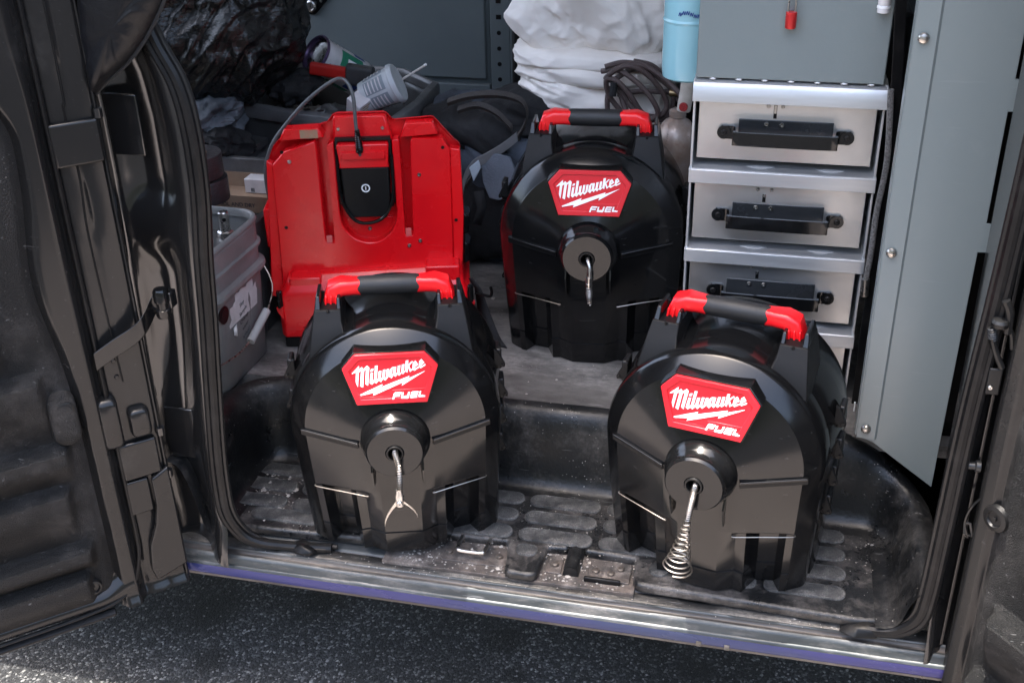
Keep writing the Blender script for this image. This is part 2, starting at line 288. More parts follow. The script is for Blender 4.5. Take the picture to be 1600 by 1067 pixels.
# ------------------------------------------------------------------ ground
def asphalt():
    m = bpy.data.materials.new('asphalt'); m.use_nodes = True; N = m.node_tree.nodes; L = m.node_tree.links; b = N['Principled BSDF']
    tc = N.new('ShaderNodeTexCoord'); V = tc.outputs['Object']
    vo = N.new('ShaderNodeTexVoronoi'); vo.inputs['Scale'].default_value = 200; L.new(V, vo.inputs['Vector'])
    cr = N.new('ShaderNodeValToRGB'); L.new(vo.outputs['Color'], cr.inputs[0])
    e = cr.color_ramp.elements; e[0].position = .12; e[0].color = (.008, .0085, .0095, 1); e[1].position = .9; e[1].color = (.3, .3, .29, 1)
    k = e.new(.45); k.color = (.02, .021, .023, 1); k = e.new(.66); k.color = (.04, .042, .045, 1); k = e.new(.8); k.color = (.13, .13, .13, 1)
    n = N.new('ShaderNodeTexNoise'); n.inputs['Scale'].default_value = 3.2; n.inputs['Detail'].default_value = 3; L.new(V, n.inputs['Vector'])
    r = N.new('ShaderNodeMapRange'); r.inputs[1].default_value = .36; r.inputs[2].default_value = .56; r.inputs[3].default_value = .28; r.inputs[4].default_value = .68; L.new(n.outputs[0], r.inputs[0])
    n2 = N.new('ShaderNodeTexNoise'); n2.inputs['Scale'].default_value = 420; n2.inputs['Detail'].default_value = 3; L.new(V, n2.inputs['Vector'])
    st = r.outputs[0]
    for sx, sy, sr in ((-.892, 1.82, .05), (-.463, 1.785, .055), (-1.12, 1.75, .07), (-1.06, 1.60, .05), (-.42, 1.69, .03), (-.05, 1.78, .03)):   # oil drips, each a round soaked spot
        dn = N.new('ShaderNodeVectorMath'); dn.operation = 'DISTANCE'; dn.inputs[1].default_value = (sx, sy, 0); L.new(V, dn.inputs[0])
        wb = N.new('ShaderNodeMath'); wb.operation = 'MULTIPLY_ADD'; L.new(n2.outputs[0], wb.inputs[0]); wb.inputs[1].default_value = .03; L.new(dn.outputs['Value'], wb.inputs[2])
        ms = N.new('ShaderNodeMapRange'); ms.inputs[1].default_value = sr * .55 + .015; ms.inputs[2].default_value = sr + .02; ms.inputs[3].default_value = .2; ms.inputs[4].default_value = 1; L.new(wb.outputs[0], ms.inputs[0])
        m2 = N.new('ShaderNodeMath'); m2.operation = 'MULTIPLY'; L.new(st, m2.inputs[0]); L.new(ms.outputs[0], m2.inputs[1]); st = m2.outputs[0]
    mu = N.new('ShaderNodeVectorMath'); mu.operation = 'SCALE'; L.new(cr.outputs[0], mu.inputs[0]); L.new(st, mu.inputs['Scale'])
    L.new(mu.outputs[0], b.inputs['Base Color']); b.inputs['Roughness'].default_value = .85
    ad = N.new('ShaderNodeMath'); ad.operation = 'ADD'; L.new(vo.outputs['Distance'], ad.inputs[0]); L.new(n2.outputs[0], ad.inputs[1])
    bp = N.new('ShaderNodeBump'); bp.inputs['Strength'].default_value = .8; bp.inputs['Distance'].default_value = .004; bp.invert = True; L.new(ad.outputs[0], bp.inputs['Height']); L.new(bp.outputs[0], b.inputs['Normal'])
    return m
ASPH = asphalt()
tag(obj('asphalt', ([(-300, -300, 0), (300, -300, 0), (300, 300, 0), (-300, 300, 0)], [(0, 1, 2, 3)]), ASPH), kind='structure')
PAVE = mat('pale_bounce_strip', (.26, .228, .208), .85, col2=(.22, .19, .175), vs=3, bump=.4, bs=90, dust=.3, ds=2, dcol=(.2, .18, .16))
tag(obj('added_bounce_strip', box(-300, 300, -.45, 1.40, .001, .006), PAVE), kind='structure')  # unseen pale strip added to bounce and reflect sunlight towards the van
def bank(a, b):
    x = -160 + 320 * a; t = b; y = -12 - 14 * t - 2 * nz((x * .05, 0, 0), 1, 2); z = 8 * sm(0, .5, t) + 2.2 * ridg((x * .16, t * 3, 0), 1, 4) * sm(0, .3, t)
    return (x, y, max(-.1, z))
tag(obj('added_dark_bank', grid(bank, 240, 24), mat('dark_bank', (.03, .035, .022), .9, col2=(.015, .018, .012), vs=1, bump=.5, bs=6), ang=180), kind='structure')  # unseen bank added behind the camera to darken low sky in reflections
g = G()
for k in range(2600):                                  # loose chippings lying on the asphalt
    x, y = random.uniform(-1.6, .6), random.uniform(1.1, 2.1); s = random.uniform(.0012, .0032); a = random.random() * 6
    g.add(([(s * math.cos(a + t) * random.uniform(.7, 1.2), s * math.sin(a + t), 0) for t in (0, 1.6, 3.1, 4.7)] + [(0, 0, s * .9)], [(0, 1, 4), (1, 2, 4), (2, 3, 4), (3, 0, 4)]), Matrix.Translation((x, y, .0005)))
tag(obj('gravel', g.get(), mat('stone_chippings', (.16, .155, .15), .8, col2=(.08, .08, .08), vs=60)), 'tiny loose grey stone chippings scattered over the dark asphalt', 'gravel', kind='stuff')

# ------------------------------------------------------------------ the van
van = thing('cargo_van', 'dark grey cargo van seen through its open double side doors, full of tools', 'van', (0, 0, 0))
ZF, ZL = .42, .575
# sill: profile (y, z) along x
def extr(prof, x0, x1, n=40, wob=0):
    return grid(lambda a, b: (x0 + (x1 - x0) * a, prof[min(int(round(b * (len(prof) - 1))), len(prof) - 1)][0] + .0, prof[int(round(b * (len(prof) - 1)))][1] + wob * nz((a * 9, b * 3, 0), 1, 3)), n, len(prof) - 1)
obj('sill_strip', extr([(1.64, .399), (1.58, .4), (1.555, .3985), (1.543, .397), (1.540, .394)], -1.03, .345, 90, .0008), SILV, van, ang=60)
obj('sill_tread', extr([(1.540, .394), (1.5385, .3925), (1.537, .394), (1.5345, .3965), (1.525, .3965), (1.5145, .396), (1.512, .3945)], -1.03, .345, 90, .0008), SILL, van, ang=60)
obj('sill_strip', extr([(1.512, .3945), (1.5105, .3955), (1.5085, .395), (1.5075, .392)], -1.03, .345, 90, .0008), SILV, van, ang=60)
obj('sill_groove', extr([(1.5075, .392), (1.506, .388), (1.503, .3865), (1.4995, .3865)], -1.03, .345, 90, .0008), BRWN, van, ang=60)
obj('sill_strip', extr([(1.4995, .3865), (1.4985, .3875), (1.495, .3865), (1.4925, .382), (1.491, .377), (1.489, .372)], -1.03, .345, 90, .0008), SILV, van, ang=60)
obj('rocker_shoulder', extr([(1.489, .372), (1.4865, .3712), (1.4855, .370), (1.4845, .368), (1.484, .3665)], -1.03, .345, 60, .0006), SILV, van, ang=60)
obj('rocker_edge', extr([(1.484, .3665), (1.4835, .3615), (1.4833, .355), (1.484, .349), (1.4852, .346)], -1.03, .345, 60, .0005), VIOLET, van, ang=60)
obj('rocker_underside', extr([(1.4852, .346), (1.4856, .3445), (1.4848, .343), (1.4852, .341), (1.489, .338), (1.5, .334), (1.6, .326)], -1.03, .345, 60), BRWN, van, ang=60)
obj('underbody', box(-2.6, 2.0, 1.6, 3.4, .30, .325), SEAL, van)
for x in (-.052, -.005):                               # two drain notches at the rocker lip
    obj('drain_clip', box(x, x + .009, 1.4815, 1.487, .343, .354), SILL, van, bevel=.001)
# step well liner: U sweep round the back and both sides
def upath(off, n=7):
    x0, x1, yb, r = -.945 - off, .262 + off, 1.768 + off, .05 + off
    P = [(x0, 1.50)] + [(x0, 1.50 + (yb - r - 1.50) * t) for t in (.25, .5, .75)]
    P += [(x0 + r - r * math.cos(R(90 * k / n)), yb - r + r * math.sin(R(90 * k / n))) for k in range(n + 1)]
    P += [(x0 + r + (x1 - x0 - 2 * r) * t / 30, yb) for t in range(1, 30)]
    P += [(x1 - r + r * math.sin(R(90 * k / n)), yb - r + r * math.cos(R(90 * k / n))) for k in range(n + 1)]
    P += [(x1, 1.50 + (yb - r - 1.50) * t) for t in (.75, .5, .25)] + [(x1, 1.50)]
    return P
rings = []
for off, z in [(-.03, .4205), (-.014, .4215), (-.004, .427), (.003, .437), (.008, .452), (.016, .5), (.026, .54), (.033, .56), (.04, .571), (.05, .577), (.062, .5785), (.064, .5755)]:
    rings.append([(x, y, .42 + (z - .42) * (1 - .5 * max(0, min(1, (x - .19) / .13))) + .0015 * nz((x * 5, y * 5, z * 8), 1, 2)) for x, y in upath(off)])
obj('step_well_liner', loft(rings, cap=False, close=False), MAT_, van, ang=60)
# mat floor with notches for the striker plates
fp = [(-.975, 1.54), (-.60, 1.556), (-.575, 1.575), (-.548, 1.597), (-.405, 1.602), (-.398, 1.56), (-.394, 1.522), (-.385, 1.516), (-.345, 1.514), (-.334, 1.522), (-.331, 1.598),
      (-.294, 1.6), (-.29, 1.62), (-.268, 1.62), (-.264, 1.6), (-.172, 1.598), (-.168, 1.54), (-.16, 1.528), (.2, 1.514), (.275, 1.52), (.275, 1.768), (-.975, 1.768)]
obj('step_mat', prism(fp, .02, Matrix.Translation((0, 0, .4005))), MATF, van, bevel=.007, seg=3, ang=50)
obj('striker_tray', box(-.62, -.165, 1.52, 1.63, .396, .4035), TRAY, van, bevel=.001)
# pads on the mat, one object each
def pad_mesh(w, h):
    o = rrect(w, h, min(w, h) * .48, 5)
    return loft([[(x * s, y * (1 - (1 - s) * 2.2), z) for x, y in o] for s, z in ((1.0, 0), (1.0, .0034), (.985, .0044), (.965, .0046), (.95, .0036), (.93, .0036))], cap=True)
PM = {}
def pad(xa, xb, y, h=.036, nm='tread_pad'):
    k = (round(xb - xa, 3), h)
    if k not in PM:
        PM[k] = obj(nm, pad_mesh(k[0], h), PAD, van, bevel=0); o = PM[k]
    else: o = obj(nm, PM[k].data, PAD, van)
    o.location = ((xa + xb) / 2, y, .4203); return o
for r, y in enumerate((1.726, 1.675, 1.623)):
    for k in range(-4, 4):
        xa = -.39 + .1475 * k; pad(xa, xa + .136, y)
for k in range(2): pad(-.097 + .1475 * k, -.097 + .1475 * k + .136, 1.571, .034)
pad(-.145, -.11, 1.571, .034); pad(-.385, -.345, 1.578, .03)
pad(-.9, -.76, 1.585, .034); pad(-.75, -.62, 1.588, .034)
# striker loop, bolts, rib
obj('striker_loop', tube(spline([(-.489, 1.60, .405), (-.489, 1.597, .419), (-.488, 1.56, .423), (-.48, 1.552, .423), (-.446, 1.552, .423), (-.438, 1.56, .423), (-.437, 1.597, .419), (-.437, 1.60, .405)], 6), .0036, 10), STEEL, van)
for p in [(-.505, 1.562), (-.413, 1.566), (-.311, 1.566), (-.237, 1.562), (-.21, 1.56), (-.195, 1.575)]:
    g = G(); g.add(lathe([(.0105, 0), (.0105, .002), (.0068, .0024), (.0064, .0075), (.0045, .0085)], 6 if p[0] < -.4 else 12)); obj('tray_bolt', g.get(), mat('dull_bolt', (.12, .115, .11), .45, .7, col2=(.2, .16, .13), vs=80), van, loc=(p[0], p[1], .4035))
obj('tray_rib', loft([[( -.28 + x * s, y, z) for x, z in ((-.016, .402), (-.012, .419), (0, .423), (.012, .419), (.016, .402))] for y, s in ((1.625, 1), (1.575, 1), (1.545, .9))], cap=True), MAT_, van, ang=70)
obj('striker_plate', prism(rrect(.125, .05, .012, 5), .003, Matrix.Translation((-.458, 1.567, .4035))), TRAY, van, bevel=.001)
obj('striker_plate', box(-.25, -.176, 1.542, 1.594, .4035, .4075), TRAY, van, bevel=.0015)
obj('striker_plate', box(-.325, -.298, 1.545, 1.59, .4035, .4065), TRAY, van, bevel=.0015)
obj('rubber_block', box(-.255, -.19, 1.535, 1.5415, .4035, .414), SEAL, van, bevel=.002)
# load floor boards
obj('floor_board', box(-2.0, .75, 1.826, 3.35, .55, ZL), WOOD, van)
obj('floor_board', box(-2.0, -1.012, 1.62, 1.8255, .55, ZL - .001), WOOD, van)
g = G()                                                # crumbs, chips and dust clots
def crumbs(n, xr, yr, z, smin, smax):
    for k in range(n):
        x, y = random.uniform(*xr), random.uniform(*yr)
        if nz((x * 7, y * 7, z), 1, 5) < -.05 and random.random() < .8: continue
        s = random.uniform(smin, smax) * (1 if random.random() < .93 else 2.2); a = random.random() * 6; h = s * random.uniform(.3, .8)
        g.add(([(s * math.cos(a + t) * random.uniform(.5, 1.3), s * math.sin(a + t) * random.uniform(.5, 1.2), 0) for t in (0, 1.2, 2.6, 3.9, 5.1)] + [(s * .2, 0, h)], [(0, 1, 5), (1, 2, 5), (2, 3, 5), (3, 4, 5), (4, 0, 5)]), Matrix.Translation((x, y, z)))
crumbs(520, (-.95, .2), (1.845, 2.9), ZL + .0005, .0008, .0032)
crumbs(700, (-.92, .24), (1.56, 1.75), ZF + .001, .0006, .002)
crumbs(160, (-.93, -.84), (1.58, 1.74), ZF + .001, .0012, .004)
crumbs(420, (-.6, -.17), (1.525, 1.6), .404, .0008, .003)
crumbs(120, (-.9, .3), (1.5, 1.525), .3975, .0006, .0018)
tag(obj('debris', g.get(), mat('grit', (.42, .39, .35), .85, col2=(.22, .2, .18), vs=120)), 'pale grit and chips scattered over the dirty van floor and step', 'debris', kind='stuff')

# body shell: roof, side panels, far wall, bulkheads
obj('roof', box(-2.15, 2.0, 1.47, 3.45, 2.5, 2.54), PAINT, van, bevel=.01)
obj('header_rail', box(-1.05, .42, 1.475, 1.56, 2.25, 2.5), PAINT, van, bevel=.01)
obj('far_wall', box(-2.6, 2.0, 3.36, 3.4, .3, 2.5), GREYD, van)
obj('cab_bulkhead', box(-2.04, -2.0, 1.6, 3.36, .3, 1.15), GREYD, van)
obj('rear_bulkhead', box(.76, .8, 1.56, 3.36, .3, 2.5), GREYD, van)
obj('side_panel', box(-2.15, -1.1, 1.495, 1.55, .32, 2.5), PAINT, van, bevel=.008)
obj('side_panel', box(.46, 2.0, 1.46, 1.52, .32, 2.5), PAINT, van, bevel=.008)

obj('bounce_headliner', box(-2.12, .75, 1.6, 3.35, 2.46, 2.495), LINER, van)  # unseen pale linings, here and below, added to bounce fill light inside
obj('bounce_wall_liner', box(-1.99, .75, 3.345, 3.355, 1.2, 2.45), LINER, van)
obj('bounce_bulkhead_liner', box(-1.995, -1.985, 1.62, 3.34, .7, 1.14), LINER, van)
# left pillar: pressed sheet metal between the hinge line and the door seal
SEALP = [(-.935, 1.53, 2.26), (-.93, 1.52, 1.6), (-.915, 1.505, 1.42), (-.889, 1.5, 1.333), (-.862, 1.5, 1.27), (-.852, 1.5, 1.2), (-.853, 1.5, 1.1), (-.866, 1.5, .98), (-.874, 1.5, .88), (-.887, 1.5, .75), (-.899, 1.5, .62), (-.903, 1.5, .54), (-.9, 1.5, .48), (-.88, 1.505, .435), (-.85, 1.51, .415), (-.80, 1.52, .407), (-.72, 1.532, .404)]
def seal_x(z):
    for a, b in zip(SEALP[:-1], SEALP[1:]):
        if a[2] >= z >= b[2]: return a[0] + (b[0] - a[0]) * (a[2] - z) / (a[2] - b[2] + 1e-9)
    return SEALP[-4][0]
def pillar(a, b):
    z = .38 + (2.28 - .38) * b; xs = seal_x(max(z, .45)) - .012; x = -1.09 + (xs + 1.09) * a
    y = 1.53 - .03 * sm(.55, .98, a)
    dish = sm(.26, .56, a) * (1 - sm(.66, .92, a))
    up = sm(1.03, 1.09, z) ; mid = sm(.6, .84, z) * (1 - sm(.93, 1.02, z))
    y += .024 * dish * up + .03 * dish * mid + .01 * dish * (1 - sm(.5, .62, z))
    y += .02 * (1 - sm(.0, .42, a)) - .006 * math.exp(-((a - .36) / .05) ** 2)
    if z < .5: y -= .03 * (1 - sm(.38, .5, z)) * sm(.3, 1, a)
    return (x, y, z)
obj('door_pillar', grid(pillar, 60, 150), PAINT, van, ang=80)
obj('pillar_jamb', loft([[(p[0] - .012, 1.5 + .001, p[2]) for p in SEALP[:14]], [(p[0] - .06, 1.56, p[2]) for p in SEALP[:14]], [(p[0] - .13, 1.64, p[2]) for p in SEALP[:14]]], cap=False, close=False), PAINT, van, ang=80)
def seal(P, nm, off=.009):
    P = spline(P, 6); s = obj(nm, tube(P, .0095, 10), SEAL, van)
    obj('seal_lip', tube([p + Vector((off * (1 if P[0].x > 0 else -1), -.006, 0)) for p in P], .006, 8), SEAL, s)
    obj('seal_channel', tube([p + Vector((-off * (1 if P[0].x > 0 else -1), .006, 0)) for p in P], .005, 8), BLKM, s)
    return s
seal(SEALP, 'door_seal')
SEALR = [(.330, 1.52, 2.26), (.324, 1.5, 1.45), (.318, 1.5, 1.1), (.308, 1.5, .84), (.304, 1.5, .62), (.301, 1.5, .5), (.293, 1.5, .45), (.268, 1.503, .42), (.24, 1.508, .408), (.21, 1.515, .404), (.2, 1.52, .403)]
seal(SEALR, 'door_seal')
# foot flare of the left pillar and curled rubber ends of the seals
obj('seal_end_flap', loft([[(-.80 + dx, 1.525 + dy, .403 + dz) for dx, dy, dz in ring] for ring in ([(0, -.012, 0), (.01, 0, .012), (.02, .012, .012), (.03, .02, 0)], [(.02, -.02, 0), (.03, -.012, .014), (.04, 0, .01), (.05, .01, 0)], [(.045, -.022, -.002), (.05, -.018, .006), (.055, -.01, .006), (.06, -.004, -.002)])], True), SEAL, van, bevel=.003, ang=80)
obj('seal_end_flap', loft([[(.175, 1.505, .398), (.18, 1.52, .402), (.185, 1.535, .41), (.2, 1.54, .402)], [(.2, 1.492, .398), (.205, 1.502, .412), (.215, 1.52, .418), (.225, 1.53, .404)], [(.235, 1.497, .398), (.24, 1.502, .41), (.245, 1.512, .416), (.25, 1.52, .404)]], True), SEAL, van, bevel=.003, ang=80)
# right pillar
def pillarR(a, b):
    z = .34 + 1.93 * b; x = .312 + .014 * sm(.6, 1.2, z) + .16 * a
    y = 1.505 + .02 * sm(.02, .2, a) + .03 * sm(.25, .4, a) * (1 - sm(.8, 1, a)) - .012 * math.exp(-((a - .52) / .05) ** 2)
    if z < .47: y -= .02 * (1 - sm(.36, .47, z)) * (1 - a * .5)
    return (x, y, z)
obj('door_pillar', grid(pillarR, 40, 80), PAINT, van, ang=80)
obj('pillar_jamb', box(.335, .339, 1.506, 1.74, .4, 2.26), PAINT, van)
cn = onp(1518, 727, Vector((0, 1.5, 0)), Vector((0, 1, 0)))
g = G(); g.add(lathe([(.006, 0), (.006, .02), (.009, .022), (.009, .028)], 12, 'x', (cn.x - .016, cn.y, cn.z))); obj('door_stop_pin', g.get(), mat('dark_pin', (.05, .05, .05), .35, .6), van)

# ---------------- left side door, opened wide: local s runs outwards from the hinge edge, n towards the opening
DA = Vector((-.98, 1.47, 0)); DD = Vector((-.738, -.674, 0)).normalized(); DN = Vector((-.674, .738, 0)).normalized()
if DN.dot(CAM - DA) < 0: DN = -DN
def L_(s, n, z): return DA + DD * s + DN * n + Vector((0, 0, z))
door = thing('side_door', None, None); door.parent = van
def dobj(name, vf, m, **k): return obj(name, ([tuple(L_(*p)) for p in vf[0]], vf[1]), m, door, **k)
def band_s(z): return .128 + .10 * sm(1.2, 1.42, z) + .02 * math.exp(-((z - .98) / .12) ** 2)       # where the raised frame ends and the trim begins
def dface(a, b):
    z = .345 + 1.5 * b; e = band_s(z); zb = sm(.345, .375, z)
    s = [0, .004, .012, .024, .034, .0375, .041, .05, .066, .074, .078, .082, .09, None][min(int(round(a * 22)), 13)] if a * 22 < 12.5 else .09 + (e - .09) * (a * 22 - 12) / 10
    wig = .008 * sm(1.10, 1.2, z) * (1 - sm(1.24, 1.34, z)) + .01 * sm(.56, .7, z) * (1 - sm(1.0, 1.08, z)) - .004 * sm(.4, .55, z)
    n = 0
    if s < .004: n = -.012
    n += -.003 * math.exp(-((s - .041 - wig) / .004) ** 2) + .002 * sm(.0, .02, s)
    n += -.006 * math.exp(-((s - .080) / .005) ** 2)
    n += .016 * sm(.083, .098, s) * (1 - sm(e - .012, e, s))
    n += .010 * (1 - sm(.0, .02, z - .345))
    if z < .385 and s > .09: n += .002
    return (s, n, z)
dobj('door_frame', grid(dface, 22, 220), PAINT2, ang=80)
# bottom run of the frame, sweeping out under the trim
def dbot(a, b):
    s = .10 + .75 * a; z = .345 + .05 * b; r = .018 * math.sin(math.pi * min(1, b * 1.15)) + .003
    z += .03 * (1 - sm(.1, .16, s)) * b
    return (s, r, z)
dobj('door_frame_rail', grid(dbot, 60, 10), PAINT2, ang=80)
dobj('door_hem', tube([(.006, .0045, z) for z in (.36, .6, .9, 1.2, 1.8)], .0022, 6), PAINT2)
dobj('hem_seam', tube(spline([(.046, .0025, 1.8), (.046, .0025, 1.3), (.05, .003, 1.24), (.047, .003, 1.14), (.052, .003, 1.05), (.05, .003, .9), (.047, .003, .78)], 6), .0016, 6), SEAL)
for z_ in (.85, .82, .79): dobj('spot_weld', lathe([(.004, 0), (.003, .0012), (.0005, .0015)], 12, 'y', (.055, .0025, z_)), PAINT2)
dobj('door_weatherstrip', tube(spline([(.078 + .0 * k, .006, z) for k, z in enumerate((1.8, 1.45, 1.2, 1.0, .8, .6, .48))] + [(.083, .01, .43), (.10, .014, .385), (.13, .017, .362), (.2, .018, .352), (.4, .018, .35), (.8, .018, .35)], 5), .0038, 8), SEAL)
dobj('door_skin', box(.0, .85, -.06, -.03, .34, 1.9), PAINT)
dobj('door_shell', box(.0, .85, -.0295, -.0125, .345, 1.88), PAINT)
dobj('door_lower_lip', loft([[(.14, .004, .338), (.14, .014, .33), (.14, .012, .324), (.14, -.01, .33)], [(.85, .004, .338), (.85, .014, .33), (.85, .012, .324), (.85, -.01, .33)]]), SEAL, bevel=.002)
LED = [1.10, .955, .832, .70, .618, .498, .44]
def trimn(s, z, s0, led, fs):
    n = 0; fs *= 1.8
    for k, zc in enumerate(led):
        z2 = led[k + 1] if k + 1 < len(led) else zc - .09
        st = s0 + (.036 if k % 2 == 0 else .022) + (.05 if k < 2 else 0)
        edge = sm(st, st + .018, s)
        d = zc - z
        if -.008 < d < (zc - z2): n = max(n, fs * edge * sm(-.006, .004, d) * (1 - sm(.02, max(.05, zc - z2), d) * .95))
    return n
def dtrim(a, b):
    z = .375 + 1.47 * b; e = band_s(z) - .004; r = .03 * (1 - sm(.375, .42, z)) ** 2
    s = e + r + (.82 - e) * a ** 1.5
    n = .0 + .010 * sm(0, .02, s - e) + trimn(s, z, e, LED, .016)
    return (s, n, z)
dobj('trim_panel', grid(dtrim, 90, 330), TRIM, ang=80)
dobj('trim_boss', loft([[(.150 + x * k, .012 + h, .748 + y * k) for x, y in rrect(.046, .096, .022, 6)] for k, h in ((1, -.006), (.96, .012), (.85, .021), (.6, .024))]), TRIM, ang=80)
for s, z in ((.146, .772), (.168, .405)):
    g = G(); g.add(lathe([(.016, .018), (.014, .024), (.011, .025), (.009, .021), (.003, .021), (.0025, .024)], 20)); q = frame(L_(s, .011 if z > .5 else -.004, z), DD, DN); g2 = G().add(g.get(), q); obj('trim_clip', g2.get(), BLKM, door)
# hinges
def plate(s0, s1, z0, z1, nm, m=PAINT2, n0=.002, n1=.011, curl=True):
    g = G(); g.add(box(s0, s1, n0, n1, z0, z1))
    dobj(nm, g.get(), m, bevel=.004, seg=3)
    k = obj('hinge_leaf', box(-1.0, -.945, 1.515, 1.521, z0 - .01, z1 + .02), PAINT, door, bevel=.002)
plate(.006, .078, 1.155, 1.222, 'hinge'); plate(.014, .078, .592, .664, 'hinge')
for z in (1.23, .672, .585): dobj('hinge_knuckle', lathe([(.002, -.008), (.007, -.008), (.007, .006), (.002, .006)], 14, 'z', (.004, .006, z)), PAINT)
dobj('hinge_cover', prism([(.002, .39), (.060, .372), (.066, .40), (.060, .45), (.044, .49), (.036, .53), (.036, .585), (.004, .602)], .012, Matrix(((1, 0, 0, 0), (0, 0, 1, .003), (0, 1, 0, 0), (0, 0, 0, 1)))), PAINT2, bevel=.004, seg=3)
dobj('hinge_cover', box(.040, .078, .002, .010, .52, .588), PAINT2, bevel=.003, seg=3)
for s, n, z, w_, h_ in ((.081, .022, .712, .034, .10), (.034, .018, .700, .036, .056)): dobj('pressed_boss', loft([[(s + x * k, h, z + y * k) for x, y in rrect(w_, h_, w_ * .3, 5)] for k, h in ((1, 0), (.97, n * .5), (.9, n * .85), (.75, n))]), PAINT2, ang=70)
# check strap bridging door and pillar
strapP = [L_(.083, .016, .834), L_(.05, .02, .852), L_(.02, .026, .868), L_(0, .03, .885), Vector((-.955, 1.475, .905)), Vector((-.945, 1.48, .918))]
ss = spline(strapP, 5)
obj('check_strap', loft([[p + Vector((0, -.004, .016)), p + Vector((0, .003, .016)), p + Vector((0, .003, -.016)), p + Vector((0, -.004, -.016))] for p in ss]), BLK, door, bevel=.0015)
obj('strap_pivot', lathe([(.002, -.026), (.011, -.026), (.0125, -.023), (.0125, -.012), (.0095, -.010), (.0095, .0), (.0125, .002), (.0125, .02), (.010, .024), (.003, .025)], 20, 'z', (-.940, 1.478, .912)), BLK, door)
obj('strap_bracket', box(-.94, -.925, 1.48, 1.5, .9, .928), PAINT, door, bevel=.002)

# ---------------- right side door
EA = Vector((.338, 1.494, 0)); ED = Vector((.66, -.75, 0)).normalized(); EN = Vector((-.75, -.66, 0)).normalized()
door2 = thing('side_door', None, None); door2.parent = van
def R_(s, n, z): return EA + ED * s + EN * n + Vector((0, 0, z))
def robj(name, vf, m, **k): return obj(name, ([tuple(R_(*p)) for p in vf[0]], vf[1]), m, door2, **k)
def rdp(u, v): q = onp(u, v, EA, EN) - EA; return (q.dot(ED), q.z)
def rf(a, b):
    z = .29 + 1.6 * b; s = .05 * a; n = -.012 * (1 - sm(0, .15, a)) + .009 * sm(.2, .35, a) * (1 - sm(.75, .95, a)); return (s, n, z)
robj('door_frame', grid(rf, 16, 60), PAINT2, ang=80)
LR = [rdp(1580, 600)[1], rdp(1575, 735)[1], rdp(1560, 945)[1], rdp(1530, 1040)[1]]
def rt(a, b):
    z = .30 + 1.57 * b; s = .042 + .7 * a ** 1.4; n = .008 * sm(0, .02, s - .042) + trimn(s, z, .04, LR, .02)
    return (s, n, z)
robj('trim_panel', grid(rt, 70, 260), TRIM, ang=80)
robj('door_skin', box(0, .85, -.05, -.0125, .29, 1.9), PAINT, bevel=.004)
c = rdp(1553, 800); g = G().add(lathe([(.022, 0), (.02, .007), (.013, .0085), (.011, .005), (.0035, .005), (.003, .008)], 20), frame(R_(c[0] + .012, .006, c[1]), ED, EN)); obj('trim_clip', g.get(), BLKM, door2)
# latch hardware on the right pillar / door edge
def atp(u, v, y=1.485): return onp(u, v, Vector((0, y, 0)), Vector((0, 1, 0)))
g = G(); p = atp(1563, 505)
g.add(lathe([(.003, -.004), (.0115, -.004), (.0125, .002), (.010, .006), (.004, .007)], 18, 'z', p)); g.add(tube(spline([atp(1560, 510), atp(1552, 530), atp(1558, 556), atp(1566, 575)], 5), .0045, 8)); g.add(tube(spline([atp(1572, 470), atp(1578, 490), atp(1574, 520)], 5), .006, 8)); g.add(tube(spline([atp(1568, 512), atp(1580, 520), atp(1582, 545)], 5), .004, 8))
obj('latch', g.get(), STEEL if 0 else BLKM, van)
obj('latch_roller', tube(helix([atp(1551, 513), atp(1551, 530)], lambda t: .0055, 5), .0016, 6), MATS['dark_pin'], van)
q = atp(1554, 596); obj('striker_plate', box(q.x - .009, q.x + .009, q.y, q.y + .004, q.z - .022, q.z + .02), BRASS if 0 else BLKM, van, bevel=.003)
screw('plate_screw', atp(1547, 605, 1.485), van, .0035)
obj('door_wire_loop', tube(spline([atp(1545, 770), atp(1520, 790), atp(1508, 815), atp(1512, 838), atp(1506, 832)], 6), .0022, 6), BLK, van)
obj('edge_bracket', G().add(tube([atp(1508, 815), atp(1516, 818), atp(1519, 838), atp(1507, 832), atp(1508, 815)], .0022, 6)).get(), MATS['dark_pin'], van)
